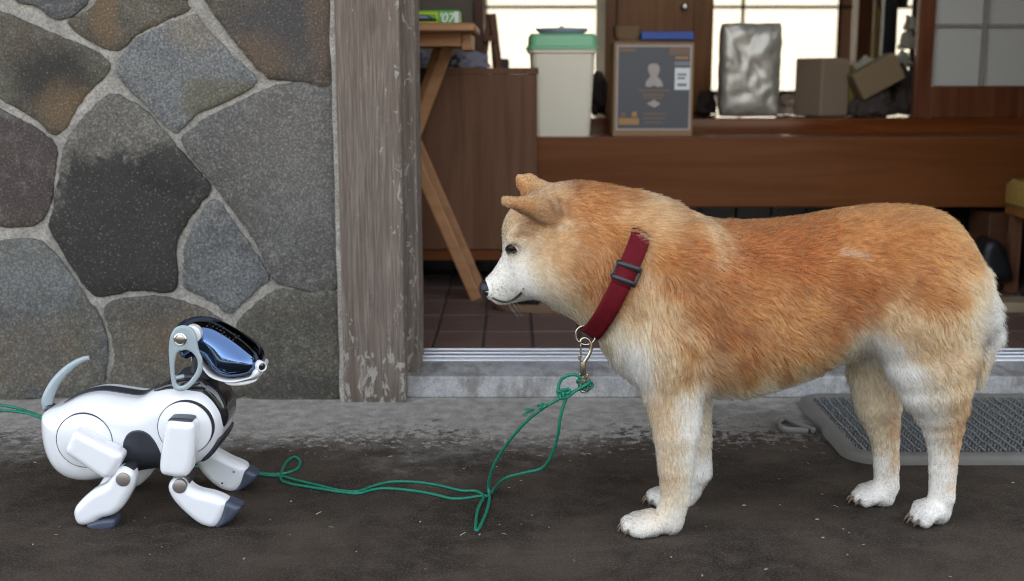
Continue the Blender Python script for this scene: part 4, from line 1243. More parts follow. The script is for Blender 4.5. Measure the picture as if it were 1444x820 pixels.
robot = thing('robot_dog', 'glossy white robot dog with mirrored dark head, walking toward the real dog', 'robot dog', (P(200, 740, RY0).x, RY0, 0))
def slab(name, pts, y0, w_, r, mat, parent=robot, h=0.0013, Y=None, **kw):
    return field_obj(name, Slab(RZ(pts, Y or y0), y0, w_, r, h, **kw), mat, parent)
BW = 0.056
shell_pts = [(150, 392), (157, 375), (205, 357), (262, 330), (320, 320), (390, 329), (440, 334), (478, 314), (520, 301), (570, 297), (622, 305), (660, 327), (688, 365), (696, 400), (690, 445), (672, 488), (637, 520), (595, 534), (530, 543), (490, 541), (440, 549), (385, 556), (340, 571), (285, 579), (235, 571), (195, 546), (168, 505), (153, 450)]
shell = Slab(RZ(shell_pts, RY0), RY0, BW, 0.034, 0.0014, smooth=14)
# waist a little slimmer than the shoulders and hips
wx = P(435 / 2.158, 600, RY0).x
def mk(fld): return fld.ax[0][:, None, None], fld.ax[1][None, :, None], fld.ax[2][None, None, :]
X, Y, Z = mk(shell)
body = field_obj('body_shell', shell, M_SHELL, robot)
def clipped(name, pts, off, mat, ylim=None, parent=robot, Y=RY0):
    f = Slab(RZ(shell_pts, RY0), RY0, BW, 0.034, 0.0014, smooth=14)
    A = f.F - off
    d2 = poly_sd(catmull(RZ(pts, Y)), f.ax[0][:, None], f.ax[2][None, :])
    A = np.maximum(A, blur2(d2, 2)[:, None, :])
    if ylim: A = np.maximum(A, np.abs(f.ax[1] - RY0)[None, :, None] - ylim)
    f.F = A.astype(np.float32)
    return field_obj(name, f, mat, parent, 2)
clipped('back_panel', [(196, 372), (215, 345), (262, 318), (320, 308), (390, 317), (445, 324), (474, 306), (482, 318), (460, 340), (420, 352), (350, 345), (290, 340), (235, 362)], 0.0016, M_CHAR, 0.012)
clipped('belly_panel', [(374, 495), (380, 470), (394, 453), (418, 446), (442, 451), (462, 467), (480, 495), (494, 530), (500, 560), (440, 580), (372, 580)], 0.0012, M_CHAR, Y=RY0 - BW)
def disc(name, cx, cy, rpx, parent, side=-1):
    c = P(cx / 2.158, 400 + cy / 2.158, RY0 - BW)
    c.x += 0; c.y = RY0 + side * BW
    R = rpx / 2.158 / 1045
    d = turned(name, [(R, -0.012), (R, 0.0006), (R * 0.985, 0.0016), (R * 0.8, 0.0042), (R * 0.5, 0.0062), (0, 0.007)], c, (0, side, 0), M_SHELL, parent, 72)
    turned('seam_ring', [(R * 1.025, -0.014), (R * 1.025, 0.0004), (R * 1.005, 0.0005), (R * 1.005, -0.014)], c, (0, side, 0), M_SEAM, d, 72)
    return d
for sd_ in (-1, 1):
    disc('shoulder_disc', 563, 440, 82, robot, sd_)
    disc('hip_disc', 257, 478, 84, robot, sd_)
# chest, neck
slab('chest_collar', [(600, 285), (640, 282), (676, 305), (700, 345), (708, 380), (704, 405), (690, 425), (668, 400), (645, 350)], RY0, 0.034, 0.012, M_GLOSSB)
slab('chest_underside', [(640, 500), (668, 470), (690, 440), (694, 452), (680, 480), (655, 508), (630, 520)], RY0, 0.046, 0.01, M_CHAR)
slab('neck', [(596, 205), (640, 225), (648, 268), (650, 310), (590, 325), (560, 300), (585, 270)], RY0, 0.018, 0.008, M_CHAR)
slab('neck_collar', [(482, 312), (500, 296), (535, 282), (600, 272), (640, 282), (650, 310), (590, 318), (540, 308), (505, 314)], RY0, 0.036, 0.010, M_GLOSSB)
slab('neck_plate', [(538, 286), (548, 268), (590, 262), (606, 268), (600, 290), (560, 292)], RY0, 0.026, 0.006, M_CHAR)
bx = box('neck_badge', (P(250, 525, RY0).x, RY0 - 0.0265, P(250, 530.5, RY0).z), (P(268, 525, RY0).x, RY0 + 0.012, P(260, 523.5, RY0).z), M_FROST, robot, 0.003, rot=Matrix.Rotation(math.radians(-14), 3, 'Y'))
# tail
HT = RY0
tp = [(147, 384), (143, 362), (150, 335), (172, 296), (208, 258), (245, 234), (272, 225)]
tpw = [P(x / 2.158, 400 + y / 2.158, HT) for x, y in tp]
tube('tail', tpw, lambda t: 0.0056 * (1 - t) ** 0.75 + 0.0028 if t > 0.12 else 0.0070 + 0.01 * t, M_FROST, robot, 16)
slab('tail_socket', [(143, 402), (143, 372), (160, 366), (166, 380), (160, 402)], RY0, 0.010, 0.004, M_CHAR)
# head
HY = RY0 - 0.004
visor_pts = [(533, 138), (552, 112), (598, 96), (650, 101), (702, 126), (758, 163), (794, 196), (804, 230), (796, 252), (775, 265), (722, 275), (682, 270), (652, 252), (628, 222), (604, 212), (575, 225), (552, 210), (538, 175)]
VZ = P(700 / 2.158, 400 + 190 / 2.158, HY).z
visor = Slab(RZ(visor_pts, HY), HY, 0.036, 0.034, 0.0011, smooth=18, taper=lambda x, z: (z - VZ) * 0.30)
hd = field_obj('head_visor', visor, M_VISOR, robot, 3)
# vent of small dark dots over the crown
VXm, k = [], 0
hb = bmesh.new()
def surf_y(fld, x, z, y_from, y_to, n=160):
    ys = np.linspace(y_from, y_to, n)
    v = fld.sample(np.stack([np.full(n, x), ys, np.full(n, z)], 1))
    i = np.where(v < 0)[0]
    return ys[i[0]] if len(i) else None
for i in range(9):
    for j in range(3):
        u_, v_ = 640 + i * 11.5 + (5.5 if j % 2 else 0), 109 + i * 5.6 + j * 6.5 + (2.6 if j % 2 else 0)
        p = P(u_ / 2.158, 400 + v_ / 2.158, HY)
        y = surf_y(visor, p.x, p.z, HY - 0.05, HY)
        if y is None: continue
        q = np.array([[p.x, y, p.z]])
        g_ = visor.grad(q)[0]; g_ /= np.linalg.norm(g_)
        lathe(hb, [(0.0014, -0.0006), (0.0014, 0.00012), (0, 0.00012)], (p.x, y, p.z), g_, 8)
obj_bm('vent_holes', hb, M_SEAM, hd)['kind'] = 'stuff'
jaw_pts = [(602, 184), (615, 206), (632, 234), (654, 259), (686, 274), (722, 278), (770, 270), (782, 250), (796, 241), (806, 248), (804, 262), (792, 272), (760, 280), (722, 288), (690, 285), (655, 272), (634, 250), (618, 222), (604, 196)]
slab('jaw_trim', jaw_pts, HY, 0.0365, 0.012, M_SHELL, robot, 0.0011, smooth=4)
slab('lower_lip', [(690, 286), (722, 289), (765, 284), (790, 279), (789, 286), (760, 297), (722, 300), (702, 296)], HY, 0.024, 0.004, M_SHELL, robot, 0.001, smooth=3)
nc = P(792 / 2.158, 400 + 256 / 2.158, HY - 0.033)
for r_, mt, off, nm in ((0.0072, M_SHELL, 0.0, 'nose_ring'), (0.0052, M_GLOSSB, 0.0016, 'nose_lens')):
    pass
nose = turned('nose_ring', [(0.0072, -0.020), (0.0072, 0.001), (0.0064, 0.0022), (0.0052, 0.0018), (0.0050, 0.0006)], (nc.x + 0.001, HY - 0.028, nc.z), (0.62, -0.78, -0.05), M_SHELL, robot, 32)
turned('lens', [(0.0051, -0.015), (0.0051, 0.0004), (0.0030, 0.0014), (0, 0.0016)], (nc.x + 0.001, HY - 0.028, nc.z), (0.62, -0.78, -0.05), M_GLOSSB, nose, 32)
# ears
ear_out = [(520, 158), (535, 134), (560, 127), (585, 137), (597, 160), (606, 205), (617, 235), (611, 278), (578, 317), (548, 328), (527, 316), (518, 262), (514, 200)]
ear_in = [(536, 222), (546, 207), (572, 203), (591, 216), (602, 238), (597, 268), (570, 303), (548, 312), (537, 302), (531, 262)]
for sd_ in (-1, 1):
    ey = HY + sd_ * 0.0455
    e_ = field_obj('ear', Slab(RZ(ear_out, HY - 0.0455), ey, 0.0032, 0.0026, 0.0011, hole=RZ(ear_in, HY - 0.0455), smooth=3), M_FROST, robot)
    bc_ = P(551 / 2.158, 400 + 168 / 2.158, HY - 0.0455)
    if sd_ > 0: e_.location.z -= 0.013; e_.location.x += 0.004
    turned('ear_bolt', [(0.0085, -0.008), (0.0085, 0.0012), (0.0072, 0.0022), (0.0066, 0.0012), (0.0058, 0.0012), (0.0054, 0.0030), (0, 0.0036)], (bc_.x + (0.004 if sd_ > 0 else 0), ey + sd_ * 0.0032, bc_.z - (0.013 if sd_ > 0 else 0)), (0, sd_, 0), M_CHROME, e_, 32)
    cc = P(587 / 2.158, 400 + 156 / 2.158, HY - 0.038)
    turned('ear_mount', [(0.0125, -0.01), (0.0125, 0.0015), (0.010, 0.003), (0, 0.003)], (cc.x - 0.002, HY + sd_ * 0.0362, cc.z - (0.013 if sd_ > 0 else 0)), (0, sd_, 0), M_SHELL, robot, 32)
# near legs
AY = RY0 - BW - 0.018
arm_pts = [(513, 425), (522, 410), (560, 412), (592, 416), (602, 430), (599, 500), (592, 548), (578, 576), (555, 583), (515, 578), (497, 570), (492, 545), (500, 480)]
slab('upper_foreleg', arm_pts, AY, 0.0165, 0.0105, M_SHELL, smooth=5)
thigh_pts = [(207, 498), (215, 478), (228, 448), (246, 441), (310, 474), (368, 504), (381, 518), (374, 540), (352, 575), (335, 585), (312, 580), (262, 547), (214, 514)]
slab('thigh', thigh_pts, AY, 0.0165, 0.0105, M_SHELL, smooth=5)
slab('arm_hinge', [(520, 418), (525, 404), (585, 406), (592, 418), (560, 430)], AY + 0.003, 0.013, 0.003, M_CHAR)
LY = RY0 - BW - 0.014
low_pts = [(517, 612), (526, 592), (545, 585), (566, 588), (588, 612), (615, 625), (655, 634), (692, 650), (700, 662), (690, 692), (668, 728), (645, 735), (610, 722), (575, 695), (542, 662), (524, 636)]
slab('lower_foreleg', low_pts, LY, 0.0165, 0.0115, M_SHELL, smooth=5)
slab('paw', [(688, 660), (702, 655), (722, 664), (737, 670), (736, 682), (718, 705), (700, 720), (676, 732), (660, 735), (678, 705)], LY, 0.0155, 0.007, M_PAW, h=0.0011, smooth=3)
hl_pts = [(348, 574), (364, 556), (388, 550), (410, 562), (418, 582), (414, 612), (398, 645), (378, 676), (352, 697), (315, 708), (290, 722), (262, 729), (242, 722), (232, 698), (235, 676), (256, 650), (290, 622), (330, 602)]
slab('lower_hindleg', hl_pts, LY, 0.0165, 0.0115, M_SHELL, smooth=5)
slab('paw', [(272, 726), (290, 716), (325, 709), (356, 708), (359, 722), (352, 736), (312, 743), (288, 740)], LY, 0.0155, 0.005, M_PAW, h=0.0011, smooth=3)
for cx, cy, nm in ((546, 618, 'knee_cap'), (374, 597, 'knee_cap')):
    c = P(cx / 2.158, 400 + cy / 2.158, LY - 0.0165)
    turned(nm, [(0.0095, -0.006), (0.0095, 0.0006), (0.0085, 0.0014), (0, 0.0016)], c, (0, -1, 0), M_CAP, robot, 36)
    turned('joint_pin', [(0.0105, -0.012), (0.0105, 0.010), (0.009, 0.012)], (c.x + 0.002, LY + 0.004, c.z + 0.006), (0, -1, 0), M_SEAM, robot, 30)
# toe grooves on the near paws
for (cx, cy), dx in (((722, 672), 0), ((345, 722), 0)):
    for k in (-1, 1):
        c = P((cx + k * 0) / 2.158, 400 + cy / 2.158, LY)
        tube('toe_groove', [(c.x - 0.010, LY + k * 0.0052, c.z + 0.004), (c.x + 0.002, LY + k * 0.0052, c.z + 0.0025), (c.x + 0.008, LY + k * 0.0052, c.z - 0.006)], 0.0009, M_SEAM, robot, 6, 0.003)
# far legs
FYL = RY0 + BW + 0.012
slab('upper_foreleg', [(560, 470), (600, 450), (640, 470), (652, 500), (640, 530), (600, 545), (560, 530)], FYL + 0.002, 0.0155, 0.0105, M_SHELL, smooth=5)
slab('lower_foreleg', [(600, 528), (622, 506), (648, 497), (672, 508), (705, 526), (742, 542), (757, 556), (752, 585), (732, 618), (705, 628), (672, 616), (640, 592), (612, 560)], FYL, 0.0165, 0.0115, M_SHELL, smooth=5)
slab('paw', [(744, 566), (758, 558), (775, 566), (787, 574), (783, 586), (765, 604), (742, 620), (718, 628), (734, 600)], FYL, 0.0155, 0.007, M_PAW, h=0.0011, smooth=3)
c = P(620 / 2.158, 400 + 520 / 2.158, FYL - 0.0165)
turned('knee_cap', [(0.009, -0.006), (0.009, 0.0006), (0, 0.0012)], (c.x, FYL - 0.0168, c.z), (0, -1, 0), M_CHAR, robot, 30)
for cx, cy in ((711, 574), (676, 608), (652, 508)):
    c = P(cx / 2.158, 400 + cy / 2.158, FYL - 0.0165)
    turned('screw_hole', [(0.0016, -0.004), (0.0016, 0.0003), (0, 0.0003)], (c.x, FYL - 0.0162, c.z), (0, -1, 0), M_SEAM, robot, 10)
slab('thigh', [(400, 500), (440, 480), (490, 510), (484, 545), (456, 585), (424, 612), (402, 604), (380, 560)], FYL, 0.0155, 0.0105, M_SHELL, smooth=5)
slab('lower_hindleg', [(330, 575), (360, 552), (400, 560), (415, 590), (392, 632), (352, 660), (318, 674), (296, 664), (292, 640), (306, 608)], FYL, 0.0155, 0.0105, M_SHELL, smooth=5)
slab('paw', [(312, 672), (340, 660), (372, 660), (376, 672), (366, 684), (330, 686)], FYL, 0.0145, 0.005, M_PAW, h=0.0012, smooth=3)

# ================================================================== THE SHIBA
DYC = 1.548
K = 1 / 1064.0
dog = thing('shiba_dog', 'tan and cream furry dog in red collar, standing and facing the robot dog', 'dog', (P(1100, 740, DYC).x, DYC, 0))
def Dp(px, py, dy=0.0):
    return P(px, py, DYC + dy)
lo = (P(665, 500, DYC).x, DYC - 0.155, -0.002); hi = (P(1430, 500, DYC).x, DYC + 0.155, P(800, 236, DYC).z)
DF = Field(lo, hi, 0.0032)
IN = 7 * K      # room left for the coat
xs = [868, 890, 920, 960, 1000, 1060, 1120, 1180, 1240, 1300, 1338, 1362, 1384, 1399]
tops = [300, 288, 291, 299, 306, 308, 303, 291, 284, 288, 302, 338, 392, 430]
bots = [470, 502, 538, 558, 562, 557, 540, 514, 492, 492, 496, 494, 486, 474]
wid = [70, 84, 94, 99, 101, 104, 102, 95, 92, 92, 84, 70, 48, 24]
X_ = [P(x, 400, DYC).x for x in xs]
DF.loft(X_, [P(1000, t, DYC).z - IN for t in tops], [P(1000, t, DYC).z + IN for t in bots], [(v - 8) * K for v in wid], DYC, 0.03)
kk = 0.035
# chest and shoulders
DF.cone(Dp(905, 395), Dp(935, 470), 100 * K, 72 * K, 0.03, 0.92)
DF.ell(Dp(900, 452), (44 * K, 66 * K, 60 * K), 0.03)
for s in (-1, 1):
    DF.cone(Dp(968, 390, s * 0.056), Dp(948, 490, s * 0.056), 62 * K, 42 * K, 0.02, 0.8)
    DF.cone(Dp(988, 352, s * 0.050), Dp(950, 430, s * 0.062), 28 * K, 40 * K, 0.02, 0.8)
    DF.ell(Dp(1300, 410, s * 0.054), (74 * K, 46 * K, 88 * K), 0.025)
# neck and head
DF.cone(Dp(892, 380), Dp(838, 352), 88 * K, 90 * K, 0.03, 0.84)
DF.ell(Dp(792, 318), (66 * K, 62 * K, 58 * K), 0.02)
DF.ell(Dp(800, 372), (58 * K, 72 * K, 56 * K), 0.02)
DF.ell(Dp(752, 330), (42 * K, 48 * K, 44 * K), 0.02)          # forehead
DF.cone(Dp(742, 374), Dp(706, 401), 36 * K, 20 * K, 0.016, 0.86)  # muzzle
DF.cone(Dp(744, 396), Dp(708, 414), 26 * K, 15 * K, 0.010, 0.9)   # jaw
DF.ell(Dp(692, 407), (12 * K, 13 * K, 12 * K), 0.008)
for s in (-1, 1):
    DF.ell(Dp(758, 385, s * 0.030), (30 * K, 18 * K, 30 * K), 0.02)   # cheek fill
    DF.ell(Dp(732, 338, s * 0.034), (16 * K, 12 * K, 10 * K), 0.012)  # brow
    DF.ell(Dp(721, 353, s * 0.046), (10 * K, 9 * K, 9 * K), 0.006, sub=True)   # eye socket
# ears
def ear(base0, base1, tip, y0, y1, th):
    DF.cone(P(*base0, DYC + y0), P(*tip, DYC + y1), 20 * K, 6 * K, 0.010, th)
    DF.cone(P(*base1, DYC + y0), P(*tip, DYC + y1), 15 * K, 6 * K, 0.010, th)
def tri_ear(b0, b1, tip, y0, y1, yt, r0, rt, th):
    for f in (0, 0.25, 0.5, 0.75, 1):
        bx_, by_ = b0[0] + (b1[0] - b0[0]) * f, b0[1] + (b1[1] - b0[1]) * f
        DF.cone(P(bx_, by_, DYC + y0 + (y1 - y0) * f), P(*tip, DYC + yt), r0 * K, rt * K, 0.006, th)
tri_ear((754, 282), (764, 308), (713, 283.5), -0.052, -0.062, -0.074, 5.5, 0.8, 0.6)
tri_ear((772, 284), (778, 306), (738, 290), -0.048, -0.058, -0.066, 9, 3, 0.7)
DF.cone(P(734, 295, DYC - 0.080), P(764, 309, DYC - 0.074), 2.5 * K, 5.5 * K, 0.003, 0.8, sub=True)
tri_ear((772, 274), (748, 286), (734, 254), 0.052, 0.060, 0.066, 9, 1.5, 0.5)
tri_ear((774, 270), (750, 282), (747, 254), 0.050, 0.060, 0.064, 9, 2.0, 0.5)
# legs: (px, py, radius px) chains, y offset
def chain(pts, dy, k=0.0025, sy=0.9, k0=0.022):
    for i in range(len(pts) - 1):
        a, b = pts[i], pts[i + 1]
        ya = dy if len(a) < 4 else a[3]; yb = dy if len(b) < 4 else b[3]
        DF.cone(P(a[0], a[1], DYC + ya), P(b[0], b[1], DYC + yb), a[2] * K, b[2] * K, k0 if i == 0 else k, sy)
N1, N2 = -0.056, 0.050
chain([(948, 480, 60, -0.045), (951, 545, 40, -0.050), (954, 610, 29), (953, 660, 23), (953, 700, 19), (943, 734, 20)], N1)
chain([(950, 480, 55, 0.045), (968, 560, 32), (977, 620, 25), (982, 665, 21), (972, 690, 17), (962, 706, 17)], N2)
chain([(1303, 440, 74, -0.040), (1312, 500, 62, -0.042), (1319, 540, 50, -0.040), (1326, 570, 38, -0.034), (1330, 600, 27, -0.030), (1331, 625, 21), (1330, 660, 18), (1328, 700, 17), (1322, 722, 18)], -0.026, sy=0.72)
chain([(1285, 440, 70, 0.045), (1232, 520, 36), (1238, 570, 32), (1248, 620, 19), (1250, 655, 17), (1250, 685, 17), (1244, 699, 18)], 0.050)
# paws: four toes each
def paw(px, py, dy, dirx, R=1.0, spread=0.0095):
    c = P(px, py, DYC + dy)
    toes = []
    for i, o in enumerate((-1.5, -0.5, 0.5, 1.5)):
        f = (0.030 if abs(o) < 1 else 0.022) * R
        yy = c.y + o * spread
        b = Vector((c.x + dirx * 0.004, c.y + o * spread * 0.7, c.z + 0.004)); m = Vector((c.x + dirx * f * 0.75, yy, c.z + 0.001)); t_ = Vector((c.x + dirx * f, yy, 0.0115))
        DF.cone(b, m, 0.0115 * R, 0.0098 * R, 0.008)
        DF.cone(m, t_, 0.0098 * R, 0.0092 * R, 0.0025)
        toes.append(Vector((t_.x, t_.y, t_.z)))
    return toes
claws = []
claws += [(t_, -1) for t_ in paw(923, 741, N1, -1, 1.12, 0.0108)]
claws += [(t_, -1) for t_ in paw(950, 703, N2, -1, 0.95)]
claws += [(t_, -1) for t_ in paw(1317, 722, -0.026, -0.8, 0.92, 0.0105)]
claws += [(t_, -1) for t_ in paw(1238, 698, 0.050, -0.95, 0.95, 0.0098)]
# tail hanging behind the far thigh
DF.cone(Dp(1368, 395, 0.01), Dp(1386, 470, 0.02), 24 * K, 18 * K, 0.02)
DF.cone(Dp(1386, 470, 0.02), Dp(1380, 540, 0.03), 17 * K, 6 * K, 0.01)
DF.F[:, :, DF.ax[2] < 0.0005] = np.maximum(DF.F[:, :, DF.ax[2] < 0.0005], 0.002)
DV, DQ = DF.mesh(2)

# ---- coat map: colours laid out over the animal (fur pigment, and some painted shoulder shade), seen from its side
O, R_, L, C, W, T, D = (0.575, 0.32, 0.15), (0.475, 0.225, 0.09), (0.73, 0.53, 0.345), (0.83, 0.72, 0.56), (0.97, 0.94, 0.89), (0.42, 0.285, 0.175), (0.16, 0.09, 0.05)
coat = [(690, 400, W), (700, 420, W), (715, 390, W), (730, 410, W), (712, 360, W), (735, 375, W), (750, 405, W), (722, 335, C), (714, 312, C), (722, 310, L), (740, 325, T), (735, 300, T), (750, 345, L), (760, 370, C), (770, 405, C), (745, 355, W), (790, 430, C),
  (730, 285, O), (720, 290, L), (755, 300, T), (780, 290, T), (790, 275, L), (738, 262, L), (775, 262, L), (810, 260, R_), (850, 266, R_), (880, 282, R_), (830, 285, O), (800, 305, O), (820, 330, O), (850, 320, O), (785, 335, L), (795, 320, C),
  (780, 360, L), (800, 350, L), (815, 375, O), (838, 395, R_), (855, 405, R_), (845, 425, R_), (862, 380, R_), (850, 365, O), (815, 420, L), (800, 395, L), (835, 440, C), (820, 455, C), (870, 320, O), (865, 350, O), (875, 300, L),
  (915, 290, L), (905, 312, L), (925, 284, L), (895, 340, L), (900, 380, L), (890, 420, L), (870, 450, C), (860, 480, C), (880, 500, W), (900, 520, W), (870, 430, L), (855, 500, C), (905, 470, L), (890, 480, W), (915, 545, W),
  (940, 310, L), (960, 310, O), (935, 360, O), (950, 400, R_), (975, 340, R_), (985, 310, L), (1000, 330, L), (925, 420, L), (945, 450, L), (965, 480, O), (975, 430, R_), (940, 500, L), (930, 520, L), (960, 520, O), (985, 500, L),  # redder tone at the shoulder also paints the shade of its crease
  (1020, 320, R_), (1010, 380, R_), (1030, 430, O), (1010, 460, R_), (1040, 490, R_), (1060, 340, R_), (1090, 330, R_), (1060, 400, O), (1100, 420, O), (1080, 470, O), (1120, 360, R_), (1150, 310, R_), (1140, 430, O), (1120, 480, O), (1160, 470, R_), (1180, 380, R_), (1210, 400, R_), (1185, 430, R_),
  (1190, 358, O), (1180, 340, O), (1200, 310, O), (1250, 300, O), (1230, 350, O), (1280, 310, O), (1300, 360, O), (1330, 320, O), (1350, 360, O), (1280, 400, O), (1240, 430, L), (1320, 410, O), (1360, 400, L), (1375, 420, C), (1395, 430, W), (1405, 460, W), (1390, 500, C), (1400, 480, W), (1380, 540, O), (1390, 540, R_),
  (1000, 520, O), (1050, 520, O), (1020, 540, L), (1050, 550, C), (1090, 545, C), (1130, 530, C), (1100, 515, O), (1150, 505, O), (1170, 515, C), (1200, 490, C), (1220, 480, W), (1240, 490, W), (1010, 555, W), (1060, 562, W), (1120, 545, W),
  (1260, 450, L), (1300, 460, L), (1340, 450, L), (1280, 490, L), (1320, 510, L), (1350, 500, L), (1370, 520, L), (1245, 505, W), (1262, 520, W), (1278, 545, W), (1290, 570, W), (1285, 556, W), (1293, 570, W), (1300, 582, W), (1308, 550, C), (1335, 540, L), (1355, 540, L), (1330, 565, L), (1310, 580, C), (1360, 565, O),
  (1300, 600, W), (1312, 620, W), (1312, 645, W), (1314, 670, W), (1335, 595, L), (1352, 595, O), (1330, 620, C), (1346, 620, O), (1345, 645, O), (1344, 670, L), (1328, 645, W), (1326, 670, W), (1330, 695, W), (1345, 690, C), (1310, 720, W), (1300, 735, W), (1335, 730, W)]
L2 = (0.77, 0.61, 0.45)
for yy, f_, m_, b_ in ((550, L, L, C), (570, L, L2, W), (590, L, L2, W), (610, L2, L2, W), (630, L2, L2, W), (650, L2, L2, W), (670, L2, C, W), (690, C, C, W), (710, C, W, W)):
    fx = 905 + (yy - 545) * 0.42 if yy < 580 else 920 + (yy - 580) * 0.09
    coat += [(fx + 6, yy, f_), (fx + 20, yy, m_), (fx + 34, yy, m_ if yy < 560 else C), (fx + 48, yy, b_), (fx + 62, yy, W)]
coat += [(940, 728, W), (900, 745, W), (880, 752, W), (960, 740, W)]
cfar = [(1195, 522, C), (1215, 530, C), (1240, 530, C), (1205, 555, C), (1230, 560, C), (1225, 600, C), (1240, 610, C), (1250, 580, C), (980, 560, C), (990, 580, C), (1000, 600, C), (990, 625, C), (1000, 660, W), (980, 600, C), (1000, 640, W), (985, 680, W), (950, 705, W), (1215, 540, C), (1240, 580, C), (1235, 620, C), (1262, 560, L), (1264, 600, O), (1266, 640, L), (1245, 650, W), (1240, 700, W), (1210, 700, W)]
flow = [(685, 405, 0.9, -0.3), (705, 380, 0.8, -0.6), (720, 340, 0.5, -0.9), (725, 310, 0.5, -0.9), (720, 415, 0.9, 0.3), (735, 360, 0.9, 0.3), (750, 300, 0.8, -0.6), (790, 265, 1, -0.1), (730, 285, 0.9, -0.1), (780, 300, 1, 0.0), (760, 340, 1, 0.3), (760, 385, 0.9, 0.5), (760, 415, 0.8, 0.5), (790, 350, 0.9, 0.6), (800, 410, 0.8, 0.8), (830, 300, 1, 0.3), (850, 370, 0.6, 0.9), (830, 430, 0.7, 0.8), (880, 290, 1, 0.4),
  (920, 300, 1, 0.25), (900, 370, 0.5, 1), (880, 450, 0.3, 1), (875, 500, 0.4, 1), (930, 420, 0.4, 1), (950, 480, 0.3, 1), (920, 540, 0.1, 1), (980, 340, 0.9, 0.5), (1000, 420, 0.8, 0.6), (1020, 310, 1, 0.1), (1060, 400, 1, 0.35), (1040, 500, 0.9, 0.5), (1040, 550, 0.7, 0.8), (1120, 310, 1, 0.0), (1130, 420, 1, 0.25), (1120, 520, 0.8, 0.6), (1150, 540, 0.8, 0.7), (1210, 300, 1, 0.05), (1200, 400, 1, 0.2), (1210, 490, 0.6, 0.8), (1280, 300, 1, 0.3), (1280, 400, 0.8, 0.6), (1340, 320, 0.9, 0.6), (1350, 400, 0.8, 0.7), (1390, 430, 0.9, 0.5), (1400, 470, 0.8, 0.6), (1290, 480, 0.6, 0.8), (1270, 530, 0.5, 0.9), (1340, 490, 0.7, 0.8), (1330, 560, 0.3, 1), (1320, 640, 0, 1), (1322, 700, -0.1, 1), (1300, 730, -0.7, 0.5), (1375, 540, 0.2, 1), (950, 580, 0.15, 1), (950, 650, 0.05, 1), (945, 700, -0.1, 1), (900, 745, -0.8, 0.5), (1240, 580, 0.1, 1), (1245, 650, 0, 1), (1225, 705, -0.7, 0.5)]
leng = [(680, 405, 3), (700, 390, 4), (705, 420, 4), (725, 400, 5), (720, 345, 4.5), (735, 350, 5.5), (715, 315, 6), (740, 420, 7), (716, 285, 1.8), (735, 290, 2.6), (750, 300, 4), (740, 258, 2.2), (755, 266, 4), (772, 290, 7), (762, 312, 6), (775, 330, 10), (770, 380, 12), (800, 290, 12), (790, 410, 16), (830, 270, 14), (840, 370, 18), (830, 440, 18), (880, 290, 18), (910, 300, 20), (890, 400, 20), (880, 480, 26), (900, 530, 22), (950, 330, 17), (950, 420, 18), (950, 500, 16), (940, 560, 11), (950, 620, 8), (950, 680, 6.5), (935, 725, 5.5), (900, 745, 4), (1000, 310, 14), (1050, 400, 14), (1050, 500, 16), (1050, 550, 23), (1130, 310, 13), (1150, 420, 13), (1130, 530, 21), (1200, 490, 19), (1230, 300, 13), (1250, 400, 14), (1330, 310, 15), (1300, 450, 14), (1360, 380, 19), (1400, 450, 32), (1402, 480, 24), (1380, 510, 16), (1270, 510, 15), (1290, 540, 11), (1330, 520, 12), (1350, 545, 11), (1320, 590, 8.5), (1330, 640, 7), (1325, 700, 5.5), (1305, 732, 4), (1385, 545, 15), (1230, 530, 12), (1240, 600, 8), (1245, 660, 6.5), (1225, 705, 4)]
def idw(q, pts, pw=4.0, soft=16.0):
    p = np.array([t_[:2] for t_ in pts], float)
    v = np.array([t_[2] if isinstance(t_[2], tuple) else t_[2:] for t_ in pts], float)
    out = np.empty((len(q), v.shape[1]))
    for i in range(0, len(q), 20000):
        d = ((q[i:i + 20000, None, :] - p[None]) ** 2).sum(2)
        w_ = 1 / (d + soft ** 2) ** (pw / 2)
        out[i:i + 20000] = (w_ @ v) / w_.sum(1)[:, None]
    return out
def to_px(p):
    """side-on chart coordinates of points on the animal"""
    z, x = p[:, 2] - CAM_H, p[:, 0]
    y = p[:, 1]
    dep = y * math.cos(PITCH) - z * math.sin(PITCH)
    return np.stack([722 + FPX * x / dep, 410 - FPX * (y * math.sin(PITCH) + z * math.cos(PITCH)) / dep], 1)
def vnoise(p, s, seed=0):
    """cheap smooth value noise"""
    q = p * s + seed * 17.3
    i = np.floor(q).astype(np.int64); f = q - i; f = f * f * (3 - 2 * f)
    out = 0
    for a in (0, 1):
        for b in (0, 1):
            for c in (0, 1):
                hsh = (i[:, 0] + a) * 73856093 ^ (i[:, 1] + b) * 19349663 ^ (i[:, 2] + c) * 83492791 ^ (seed * 2654435)
                hsh = (hsh * 1103515245 + 12345) & 0x7fffffff
                hsh = (hsh >> 7) & 0xffff
                w_ = (f[:, 0] if a else 1 - f[:, 0]) * (f[:, 1] if b else 1 - f[:, 1]) * (f[:, 2] if c else 1 - f[:, 2])
                out = out + w_ * (hsh / 65535.0)
    return out
def flat_far(p):
    """the coat is alike on both flanks: chart every point on the near side's depth"""
    q = p.copy()
    q[:, 1] = DYC - np.abs(q[:, 1] - DYC) * 0.4
    return q
